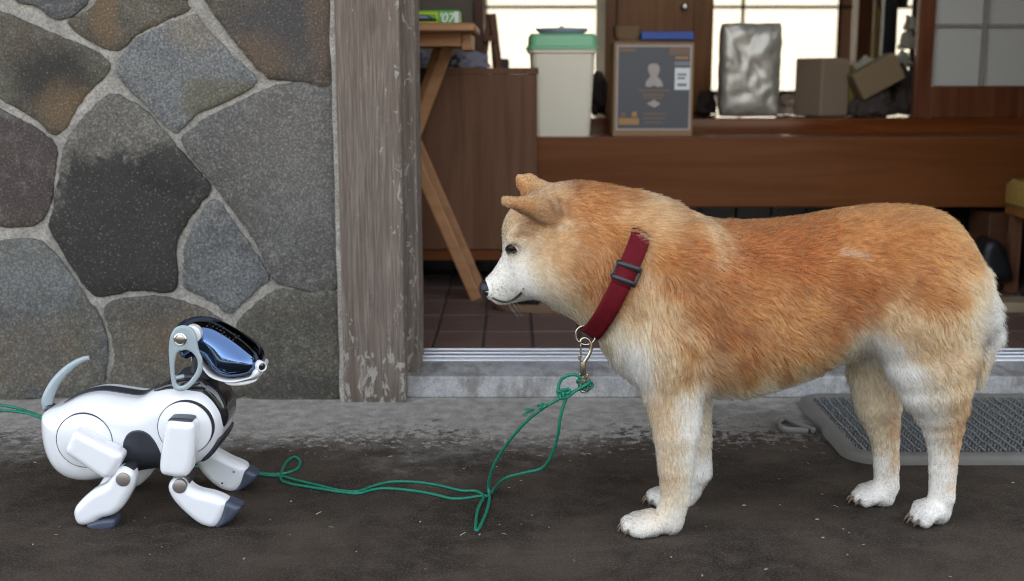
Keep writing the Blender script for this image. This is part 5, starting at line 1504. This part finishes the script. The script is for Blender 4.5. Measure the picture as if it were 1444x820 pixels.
def coat_colour(p):
    q = to_px(flat_far(p))
    wob = np.stack([vnoise(p, 55, 3) - 0.5, vnoise(p, 55, 4) - 0.5], 1) * 18 + np.stack([vnoise(p, 160, 5) - 0.5, vnoise(p, 160, 6) - 0.5], 1) * 12
    c = idw(q + wob, coat)
    far = (p[:, 1] > DYC + 0.012) & (to_px(p)[:, 1] > 515)
    # inner sides of the legs are pale, belly and breast too
    inn = np.clip((p[:, 1] - DYC) / 0.04, 0, 1)
    cf = idw(to_px(p) + wob, cfar)
    c[far] = cf[far]
    return c

# skin, with a short dense undercoat colour
skin = link('body', mesh_np('body', DV, DQ), None, dog)
ca = skin.data.color_attributes.new('coat', 'FLOAT_COLOR', 'POINT')
cc = coat_colour(DV) ** 1.6 * 0.8
qv = to_px(DV)
ca.data.foreach_set('color', np.concatenate([cc, np.ones((len(cc), 1))], 1).astype(np.float32).ravel())
n = N('undercoat')
at = n.new('ShaderNodeAttribute'); at.attribute_name = 'coat'
skin.data.materials.append(n.fin(at.outputs['Color'], 0.9, 0, 0.1))

# ---- collar: fitted round the neck
ca_, cb_ = Dp(900, 312), Dp(828, 470)
cc0 = (ca_ + cb_) / 2
axu = (ca_ - cb_).normalized()                     # up the strap
axn = Vector((axu.z, 0, -axu.x)) * -1              # across the strap, toward the head
if axn.x > 0: axn = -axn
HWD = 0.0128
NA = 90
def neck_r(ang, off):
    dirv = axu * math.cos(ang) + Vector((0, 1, 0)) * math.sin(ang)
    t_ = np.linspace(0.02, 0.16, 280)
    o_ = np.array(cc0 + axn * off)
    v = DF.sample(o_ + t_[:, None] * np.array(dirv))
    i = np.where(v > 0)[0]
    return t_[i[0]] if len(i) else 0.1
rad = np.array([[neck_r(2 * math.pi * k / NA, o_) for o_ in (-HWD, -HWD * 0.33, HWD * 0.33, HWD)] for k in range(NA)])
for _ in range(6): rad = (np.roll(rad, 1, 0) + rad * 2 + np.roll(rad, -1, 0)) / 4
rmean = rad.mean(1, keepdims=True); rad = rmean + (rad - rmean) * 0.5
ang_ = np.cos(2 * math.pi * np.arange(NA) / NA)[:, None]
rad = rad + 0.0060 - 0.018 * np.clip((ang_ - 0.62) / 0.3, 0, 1)
M_STRAP = N('red_webbing')
wv = M_STRAP.new('ShaderNodeTexWave', wave_type='BANDS', bands_direction='DIAGONAL')
M_STRAP.t.links.new(M_STRAP.geo.outputs['Position'], wv.inputs[0]); wv.inputs['Scale'].default_value = 180
M_STRAP.bump(M_STRAP.math('ADD', wv.outputs['Fac'], M_STRAP.noise(900, 2)), 0.4, 0.0008)
M_STRAP = M_STRAP.fin(M_STRAP.mix(M_STRAP.noise(40, 4), (0.075, 0.004, 0.008), (0.145, 0.007, 0.014)), 0.7, 0, 0.12)
M_BUCK = plain('black_buckle', (0.018, 0.018, 0.02), 0.35)
collar = thing('dog_collar', 'dark red webbing collar with black slide buckle round the dog neck', 'collar', cc0)
def cpt(k, off, lift=0.0):
    a_ = 2 * math.pi * k / NA
    kk0 = int(math.floor(k)) % NA; fr = k - math.floor(k)
    col = (off / HWD + 1) / 2 * 3; c0 = min(2, int(col)); cf = col - c0
    def rr(i): return rad[i % NA][c0] * (1 - cf) + rad[i % NA][c0 + 1] * cf
    r = rr(kk0) * (1 - fr) + rr(kk0 + 1) * fr + lift
    return cc0 + axn * off + (axu * math.cos(a_) + Vector((0, 1, 0)) * math.sin(a_)) * r
def band(name, k0, k1, offs, lift, th, mat, parent, nseg=None):
    bm = bmesh.new()
    nseg = nseg or max(2, int(abs(k1 - k0)))
    prev = None; first = None
    for i in range(nseg + 1):
        k = k0 + (k1 - k0) * i / nseg
        row = [bm.verts.new(cpt(k, o_, lift)) for o_ in offs]
        if prev:
            for j in range(len(offs) - 1): bm.faces.new((prev[j], prev[j + 1], row[j + 1], row[j]))
        prev = row
    bmesh.ops.remove_doubles(bm, verts=bm.verts, dist=1e-5)
    o = obj_bm(name, bm, mat, parent, True)
    md = o.modifiers.new('thickness', 'SOLIDIFY'); md.thickness = th; md.offset = 1
    return o
offs5 = [-HWD, -HWD * 0.5, 0, HWD * 0.5, HWD]
band('strap', 0, NA, offs5, 0, 0.0022, M_STRAP, collar)
# the near side is at angle -90 degrees: k = 67.5
kb = 71.5
band('strap_overlap', kb - 3.0, kb + 2.0, [-HWD * 0.94, 0, HWD * 0.94], 0.0026, 0.002, M_STRAP, collar, 8)
for k_ in (kb - 1.9, kb + 0.9):
    band('buckle_bar', k_ - 0.5, k_ + 0.5, [-HWD * 1.22, 0, HWD * 1.22], 0.0036, 0.0030, M_BUCK, collar, 2)
for s in (-1, 1):
    band('buckle_side', kb - 2.2, kb + 1.2, [s * HWD * 1.08, s * HWD * 1.32], 0.0030, 0.0030, M_BUCK, collar, 4)
M_BRASS = plain('nickel_bronze', (0.50, 0.44, 0.36), 0.26, 1.0, var=0.1, scale=80)
# ring at the foot of the strap
ringc = P(826, 474, DYC - 0.028)
pts = []
for i in range(33):
    a_ = 2 * math.pi * i / 32
    rx, rz_ = 0.0128, 0.0118
    pts.append(ringc + Vector((math.cos(a_) * rx, math.cos(a_) * -0.002, math.sin(a_) * rz_ + (0.002 if math.sin(a_) > 0 else 0))))
tube('d_ring', pts, 0.0017, M_BRASS, collar, 10, 0.002)

# ================================================================== LEASH
LYY = DYC - 0.030
M_ROPE = N('green_rope')
M_ROPE.bump(M_ROPE.noise(900, 3), 0.5, 0.0006)
M_ROPE = M_ROPE.fin(M_ROPE.mix(M_ROPE.noise(120, 3), (0.004, 0.110, 0.065), (0.014, 0.235, 0.140)), 0.5, 0, 0.45)
leash = thing('leash', 'thin green twisted rope leash lying in loops on the concrete between the two dogs', 'leash', G(690, 700))
RR = 0.0024
def rope(name, pts, parent=leash, r=RR):
    bm = bmesh.new()
    sweep(bm, smooth_path(pts, 0.0016), r, 12, lobes=3, pitch=0.0085, depth=0.30)
    return obj_bm(name, bm, M_ROPE, parent, True)
def ga(x, y): return G(x, y, RR * 0.95)
def air(x, y, Y, r=None): return P(x, y, Y)
# hanging strands come down from the clip to the ground at the loop near (687, 700)
gl = ga(687, 697)
def blend(x, y, f): return P(x, y, LYY + (gl.y - LYY) * f)
rope('rope', [blend(803, 556, 0), blend(775, 570, 0.05), blend(745, 592, 0.2), blend(718, 622, 0.45), blend(700, 650, 0.7), blend(691, 672, 0.88), blend(689, 690, 0.985), ga(690, 704), ga(686, 722), ga(676, 744), ga(671, 748), ga(671, 738), ga(674, 718), ga(682, 702), ga(676, 700), ga(655, 703), ga(635, 703), ga(610, 697), ga(580, 692), ga(545, 689), ga(525, 691), ga(505, 696), ga(480, 694), ga(455, 690), ga(430, 686), ga(408, 682), ga(396, 675), ga(402, 655), ga(414, 645), ga(423, 650), ga(420, 660), ga(405, 667), ga(385, 669), ga(366, 667), ga(340, 664), ga(300, 661), ga(268, 657), ga(220, 650), ga(150, 634), ga(95, 618), P(70, 594, RY0 + 0.13), P(45, 583, RY0 + 0.16), P(20, 575, RY0 + 0.16), P(-30, 566, RY0 + 0.18)])
rope('rope', [blend(818, 548, 0), blend(800, 560, 0), blend(790, 590, 0.05), blend(787, 612, 0.12), blend(779, 640, 0.30), blend(765, 660, 0.5), blend(740, 667, 0.65), blend(712, 675, 0.85), ga(695, 692), ga(686, 700), ga(672, 693), ga(650, 692), ga(620, 685), ga(585, 680), ga(550, 680), ga(525, 686), ga(505, 693), ga(480, 692), ga(450, 685), ga(420, 678), ga(398, 672), ga(380, 671), ga(366, 669), ga(340, 666), ga(290, 660)])
rope('rope', [P(72, 597, RY0 + 0.125), P(45, 585, RY0 + 0.15), P(15, 580, RY0 + 0.16), P(-30, 580, RY0 + 0.16)])
# loop round the clip and the knot
rope('rope', [blend(827, 546, 0), P(815, 530, LYY - 0.004), P(800, 530, LYY - 0.004), P(790, 538, LYY), P(787, 552, LYY), P(790, 560, LYY), P(800, 560, LYY - 0.003), P(812, 551, LYY - 0.006), P(826, 543, LYY - 0.007), P(832, 538, LYY)])
kc = P(794, 556, LYY)
def knot(c, R, seed):
    pts = []
    for i in range(40):
        t_ = 2 * math.pi * i / 39
        pts.append(Vector(c) + Vector(((math.sin(t_) + 2 * math.sin(2 * t_)) * R, -math.sin(3 * t_) * R * 1.1, (math.cos(t_) - 2 * math.cos(2 * t_)) * R * 0.8)))
    rope('knot', pts, leash, RR * 0.85)
knot(kc, 0.0028, 1)
knot(P(797, 553, LYY - 0.003), 0.0022, 1)
knot(P(823, 541, LYY), 0.0030, 2)
knot(P(828, 545, LYY + 0.002), 0.0026, 2)
# frayed end
bm = bmesh.new()
fe = blend(752, 578, 0.14)
for i in range(16):
    d_ = Vector((-0.010 + RNG.normal(0, 0.003), RNG.normal(0, 0.0025), -0.006 + RNG.normal(0, 0.003)))
    sweep(bm, [fe + Vector(RNG.normal(0, 0.0012, 3)), fe + d_ * 0.5 + Vector((0, 0, 0.002)), fe + d_], 0.0006, 5)
obj_bm('frayed_end', bm, M_ROPE, leash, True)
knot(P(764, 573, LYY + 0.004), 0.0016, 2)
# snap hook
hk = []
hook = turned('snap_hook', [(0, -0.0005), (0.0036, 0), (0.0040, 0.003), (0.0040, 0.016), (0.0034, 0.018), (0.0034, 0.0195), (0.0052, 0.0205), (0.0052, 0.0235), (0.0042, 0.0245), (0.0052, 0.0255), (0.0052, 0.0285), (0.0036, 0.030), (0.0030, 0.036), (0, 0.0365)], P(822.5, 510, LYY), (0, 0, -1), M_BRASS, leash, 24)
tube('hook_bow', [P(823, 512, LYY), P(828, 505, LYY), P(833, 495, LYY), P(833, 484, LYY), P(827, 477, LYY), P(821, 478, LYY), P(818, 484, LYY)], lambda t_: 0.0028 - 0.0009 * t_, M_BRASS, hook, 10, 0.002)
tube('hook_gate', [P(819, 510, LYY), P(819, 497, LYY), P(819, 486, LYY)], 0.0013, M_BRASS, hook, 8, 0.002)
box('thumb_tab', (P(815.5, 504, LYY).x, LYY - 0.0015, P(815, 508, LYY).z), (P(818.5, 504, LYY).x, LYY + 0.0015, P(815, 501, LYY).z), M_BRASS, hook, 0.0008)
tube('swivel_eye', [P(817, 527, LYY), P(816.5, 536, LYY), P(817, 546, LYY), P(820, 552, LYY), P(825, 553, LYY), P(829, 547, LYY), P(829, 536, LYY), P(828, 527, LYY)], 0.0017, M_BRASS, hook, 8, 0.002)

# ---- fur: strands rooted all over the body
def fur(nstr):
    tri = np.concatenate([DQ[:, [0, 1, 2]], DQ[:, [0, 2, 3]]])
    A, B, Cc = DV[tri[:, 0]], DV[tri[:, 1]], DV[tri[:, 2]]
    area = np.linalg.norm(np.cross(B - A, Cc - A), axis=1)
    cen = (A + B + Cc) / 3
    qx = to_px(cen)
    # short-haired parts (face, legs) need more strands to cover
    Lf = idw(to_px(flat_far(cen)), leng, 3.6, 26)[:, 0]
    dens = area * np.clip(15 / Lf, 0.8, 3.0)
    dens[cen[:, 2] < 0.004] = 0
    pick = RNG.choice(len(tri), nstr, p=dens / dens.sum())
    u, v = RNG.random(nstr), RNG.random(nstr)
    m = u + v > 1; u[m], v[m] = 1 - u[m], 1 - v[m]
    root = A[pick] + (B[pick] - A[pick]) * u[:, None] + (Cc[pick] - A[pick]) * v[:, None]
    nrm = DF.grad(root, 0.004); nrm /= np.linalg.norm(nrm, axis=1, keepdims=True) + 1e-9
    q = to_px(flat_far(root)); qr = to_px(root)
    ln = idw(q, leng, 3.6, 26)[:, 0] * 0.001
    fl = idw(q, flow, 3.4, 24)
    fd = np.stack([fl[:, 0], np.zeros(nstr), -fl[:, 1]], 1)
    # swirl the lie of the coat a little
    ang = (vnoise(root, 26, 1) - 0.5) * 1.1 + (vnoise(root, 75, 2) - 0.5) * 0.8
    ca_, sa_ = np.cos(ang), np.sin(ang)
    fd = np.stack([fd[:, 0] * ca_ - fd[:, 2] * sa_, fd[:, 1], fd[:, 0] * sa_ + fd[:, 2] * ca_], 1)
    fd -= nrm * (fd * nrm).sum(1, keepdims=True)
    fd /= np.linalg.norm(fd, axis=1, keepdims=True) + 1e-6
    ln *= RNG.uniform(0.62, 1.12, nstr)
    # under the collar the coat lies flat; bare eye, nose and claw places
    rel = root - np.array(cc0)
    band_ = np.abs(rel @ np.array(axn))
    onneck = np.linalg.norm(rel, axis=1) < 0.14
    edge = np.clip((band_ - HWD * 0.85) / np.where(rel @ np.array(axn) > 0, 0.005, 0.009), 0, 1)
    f_ = np.where(onneck, 0.12 + 0.88 * edge, 1.0)
    topside = np.clip((rel @ np.array(axu) - 0.036 - 0.012 * (vnoise(root, 150, 21) - 0.5)) / 0.022, 0, 1)
    f_ = np.where(onneck, np.maximum(f_, topside * 0.95), f_)
    ln *= f_
    lift = np.clip(0.44 + RNG.normal(0, 0.11, nstr) + 0.30 * (RNG.random(nstr) < 0.05) + 0.25 * (vnoise(root, 120, 12) - 0.5), 0.08, 0.95)
    lift = np.where(ln < 0.008, lift * 0.8, lift)
    lift = np.where(onneck & (f_ < 0.7), 0.12, lift)
    lift = np.where(onneck & (topside > 0.3) & (band_ < 0.03), lift + 0.3, lift)
    d0 = fd + nrm * lift[:, None] * 1.25 + RNG.normal(0, 0.07, (nstr, 3))
    d0 /= np.linalg.norm(d0, axis=1, keepdims=True)
    d1 = fd + nrm * lift[:, None] * 0.45 + np.array([0, 0, -0.16]) + RNG.normal(0, 0.07, (nstr, 3))
    d1 /= np.linalg.norm(d1, axis=1, keepdims=True)
    NP_ = 5
    pts = np.empty((nstr, NP_, 3))
    p = root.copy(); pts[:, 0] = p - nrm * 0.001
    for k in range(1, NP_):
        t_ = (k - 0.5) / (NP_ - 1)
        d = d0 * (1 - t_) + d1 * t_
        d /= np.linalg.norm(d, axis=1, keepdims=True)
        p = p + d * (ln / (NP_ - 1))[:, None]
        pts[:, k] = p
    # clump the tips into locks
    ng = 60000
    gi = RNG.choice(nstr, ng, replace=False)
    kd = KDTree(ng)
    for i, j in enumerate(gi): kd.insert(root[j], i)
    kd.balance()
    near = np.fromiter((kd.find(r)[1] for r in root), np.int64, nstr)
    tgt = pts[gi[near]] + (root - root[gi[near]])[:, None, :] * 0.18
    cl = np.clip((ln - 0.004) / 0.010, 0, 1) * RNG.uniform(0.3, 0.85, nstr)
    samelen = np.abs(ln[gi[near]] - ln) < ln * 0.6
    cl = np.where(samelen, cl, 0)
    for k in range(1, NP_):
        wgt = (cl * (k / (NP_ - 1)) ** 1.4)[:, None]
        pts[:, k] = pts[:, k] * (1 - wgt) + tgt[:, k] * wgt
    pts[:, :, 2] = np.maximum(pts[:, :, 2], 0.0012)
    colr = coat_colour(root)
    lock = RNG.normal(1, 0.16, ng)[near]
    colr = colr * np.clip(RNG.normal(1, 0.13, nstr) * lock, 0.5, 1.5)[:, None]
    colr *= (0.82 + 0.36 * vnoise(root, 40, 9))[:, None]
    pale = RNG.random(nstr) < 0.10
    colr[pale] = colr[pale] * 0.5 + np.array(C) * 0.5
    # pigment marks of the face, plus shade painted into the ear creases
    def spot(px, py, r, col, amt):
        d = np.hypot(qr[:, 0] - px, qr[:, 1] - py)
        w_ = np.clip(1.5 - d / r, 0, 1)[:, None] * amt
        colr[:] = colr * (1 - w_) + np.array(col) * w_
    spot(723, 352, 8, (0.03, 0.02, 0.015), 0.9)
    spot(716, 354, 3.5, (0.03, 0.02, 0.015), 0.8)
    spot(684, 408, 9, (0.03, 0.025, 0.025), 0.9)
    for px, py in ((700, 408), (706, 404), (712, 409), (703, 415), (709, 416), (716, 414), (698, 401), (714, 402), (720, 408), (708, 398), (750, 393)):
        spot(px, py, 1.0, (0.05, 0.04, 0.035), 0.9)
    for x0_, y0_, x1_, y1_, r_, a_ in ((722, 292, 764, 317, 4.2, 1.3), (772, 284, 780, 302, 2.4, 0.9), (784, 281, 789, 306, 2.4, 0.9), (797, 284, 799, 310, 2.2, 0.8), (722, 334, 740, 330, 5, 0.35)):  # ear crevice and wrinkle shade painted as dark fur; last entry is brow pigment
        for f in np.linspace(0, 1, 9): spot(x0_ + (x1_ - x0_) * f, y0_ + (y1_ - y0_) * f, r_, (0.15, 0.09, 0.055), min(0.7, a_ * 0.5))
    for px, py in ((784, 322), (788, 326), (1182, 357), (1190, 358), (1198, 360), (1206, 359), (1215, 362)): spot(px, py, 4.5, W, 0.35)
    # no hair over eye and nose
    keep = np.hypot(qr[:, 0] - 723.5, (qr[:, 1] - 352) * 1.1) > 7.0
    keep &= ~((np.hypot(qr[:, 0] - 681, qr[:, 1] - 407) < 12))
    colr = np.clip(colr, 0.005, 0.97) ** 1.7 * 0.95
    ln_k = ln[keep]; pts = pts[keep]; colr = colr[keep]; n_ = len(pts)
    hc = bpy.data.hair_curves.new('fur')
    hc.add_curves([NP_] * n_)
    hc.attributes['position'].data.foreach_set('vector', pts.astype(np.float32).ravel() - np.tile(np.array(dog.location, np.float32), n_ * NP_))
    ra = hc.attributes.new('radius', 'FLOAT', 'POINT')
    base_r = np.where(ln_k < 0.009, 0.00014, 0.00017)
    prof_ = np.array([1.0, 1.0, 0.9, 0.65, 0.12])
    ra.data.foreach_set('value', (base_r[:, None] * prof_[None]).astype(np.float32).ravel())
    at_ = hc.attributes.new('coat', 'FLOAT_COLOR', 'CURVE')
    at_.data.foreach_set('color', np.concatenate([colr, np.ones((n_, 1))], 1).astype(np.float32).ravel())
    o = bpy.data.objects.new('fur', hc); COL.objects.link(o)
    o.parent = dog
    return o
NF = 430000
furo = fur(NF)
n = N('fur_strand')
at = n.new('ShaderNodeAttribute'); at.attribute_name = 'coat'
hi_ = n.new('ShaderNodeHairInfo')
col = n.mix(n.step(hi_.outputs['Intercept'], 0.0, 0.8, 0.22, 0.0), at.outputs['Color'], (0.50, 0.36, 0.24))
pb = n.new('ShaderNodeBsdfHairPrincipled', parametrization='COLOR')
n.put(pb.inputs['Color'], col)
pb.inputs['Roughness'].default_value = 0.5
pb.inputs['IOR'].default_value = 1.35
pb.inputs['Radial Roughness'].default_value = 0.75
n.t.links.new(pb.outputs[0], n.t.nodes['Material Output'].inputs[0])
furo.data.materials.append(n.m)

# eye, nose, mouth, claws, whiskers
ey = surf_y(DF, P(723, 352, DYC - 0.045).x, P(723, 352, DYC - 0.045).z, DYC - 0.09, DYC)
M_EYE = plain('dark_eye', (0.012, 0.006, 0.003), 0.12, 0, 0.25, 0.0)
M_LID = plain('eye_rim', (0.016, 0.012, 0.010), 0.4)
for s in (-1, 1):
    c = P(723, 352, DYC - 0.045); c.y = DYC + s * (DYC - (ey if ey else DYC - 0.042))
    bm = bmesh.new()
    bmesh.ops.create_uvsphere(bm, u_segments=24, v_segments=16, radius=0.0077)
    for v in bm.verts: v.co = v.co + Vector((c.x, c.y + s * -0.0030, c.z))
    e_ = obj_bm('eye', bm, M_EYE, dog, True)
    pts = []
    for i in range(29):
        a_ = 2 * math.pi * i / 28
        x_, z_ = c.x + 0.0076 * math.cos(a_) - 0.0008 * (math.cos(a_) < -0.6), c.z + 0.0058 * math.sin(a_) * (1 if math.sin(a_) > 0 else 0.85) + 0.0016 * math.cos(a_)
        rr2 = max(0.0, 0.0082 ** 2 - (x_ - c.x) ** 2 - (z_ - c.z) ** 2)
        pts.append(Vector((x_, c.y - s * 0.0030 + s * (math.sqrt(rr2) + 0.0004), z_)))
    tube('eye_rim', pts, 0.0014, M_LID, e_, 8, 0.002)
M_NOSE = plain('dog_nose', (0.014, 0.013, 0.014), 0.32, 0, 0.5, var=0.3, scale=300, bump=0.5)
nf = Field(P(668, 425, DYC - 0.03), P(705, 385, DYC + 0.03), 0.0008) if False else Field((P(666, 400, DYC).x, DYC - 0.022, P(680, 428, DYC).z), (P(706, 400, DYC).x, DYC + 0.022, P(680, 386, DYC).z), 0.0009)
nf.ell(Dp(688, 407), (11 * K, 14 * K, 11.5 * K), 0.004)
nf.ell(Dp(684, 403), (7.5 * K, 11 * K, 7 * K), 0.004)
for s in (-1, 1):
    nf.ell(Dp(684, 409, s * 0.007), (6 * K, 5.5 * K, 6 * K), 0.003)
    nf.cone(Dp(676, 410, s * 0.0065), Dp(688, 412, s * 0.013), 2.0 * K, 1.2 * K, 0.001, sub=True)
field_obj('nose', nf, M_NOSE, dog)
M_MOUTH = plain('mouth_line', (0.022, 0.016, 0.014), 0.5)
mp = []
for x, y in ((694, 424), (703, 428), (712, 430), (721, 428), (729, 422), (735, 414), (738, 405)):
    c = P(x, y, DYC - 0.03)
    yy = surf_y(DF, c.x, c.z, DYC - 0.1, DYC + 0.05, 240)
    if yy is not None: mp.append(Vector((c.x, yy - 0.0024, c.z)))
if len(mp) > 2:
    tube('mouth', mp, lambda t_: 0.0017 * (0.5 + 0.5 * math.sin(math.pi * min(1, t_ + 0.1))), M_MOUTH, dog, 6, 0.003)
    tube('mouth', [Vector((p.x, 2 * DYC - p.y, p.z)) for p in mp], 0.0011, M_MOUTH, dog, 6, 0.003)
M_CLAW = plain('claw', (0.14, 0.095, 0.065), 0.4, var=0.4, scale=200)
for t_, dx in claws:
    tube('claw', [t_ + Vector((dx * 0.006, 0, 0.001)), t_ + Vector((dx * 0.0125, 0, -0.002)), t_ + Vector((dx * 0.016, 0, -0.0085))], lambda q: 0.0022 * (1 - q) + 0.0007, M_CLAW, dog, 8, 0.003)
bm = bmesh.new()
for s in (-1, 1):
    for i in range(6):
        c = P(700 + 2.6 * (i % 5), 404 + 5 * (i // 3), DYC - 0.02)
        yy = surf_y(DF, c.x, c.z, DYC - 0.1, DYC, 160)
        if yy is None: continue
        yv = yy if s < 0 else 2 * DYC - yy
        p0 = Vector((c.x, yv, c.z)); p1 = p0 + Vector((0.010 + 0.004 * (i % 3), s * 0.022, -0.010 - 0.002 * i)); p2 = p1 + Vector((0.012, s * 0.010, -0.014))
        sweep(bm, smooth_path([p0, p1, p2], 0.006), lambda q: 0.00012 * (1 - q) + 0.00004, 4)
obj_bm('whiskers', bm, plain('whisker', (0.45, 0.42, 0.38), 0.4), dog, True)['kind'] = 'stuff'

# ================================================================== SMALL LITTER ON THE CONCRETE
M_STRAW = plain('dry_straw', (0.30, 0.25, 0.18), 0.8, var=0.6, scale=60)
bm = bmesh.new()
for i in range(130):
    y = RNG.uniform(1.30, 2.12); x = RNG.uniform(-0.62 * y * 0.8, 0.62 * y * 0.8)
    l, wd_ = (RNG.uniform(0.002, 0.007), RNG.uniform(0.0003, 0.0006)) if i % 4 == 0 else (RNG.uniform(0.001, 0.003), RNG.uniform(0.0006, 0.0014))
    a_ = RNG.uniform(0, math.pi)
    d_, e_ = Vector((math.cos(a_), math.sin(a_), 0)), Vector((-math.sin(a_), math.cos(a_), 0))
    q = [Vector((x, y, 0.0006)) + d_ * l * s1 + e_ * wd_ * s2 + Vector((0, 0, h_)) for s1, s2, h_ in ((-1, -1, 0), (1, -1, 0), (1.1, 1, 0.0004), (-0.9, 1, 0.0008), (0, 0, 0.0014))]
    v = [bm.verts.new(p) for p in q]
    for f in ((0, 1, 4), (1, 2, 4), (2, 3, 4), (3, 0, 4), (3, 2, 1, 0)): bm.faces.new([v[j] for j in f])
tag(obj_bm('litter', bm, M_STRAW), 'scattered grit and bits of dry straw on the concrete', 'litter', kind='stuff')
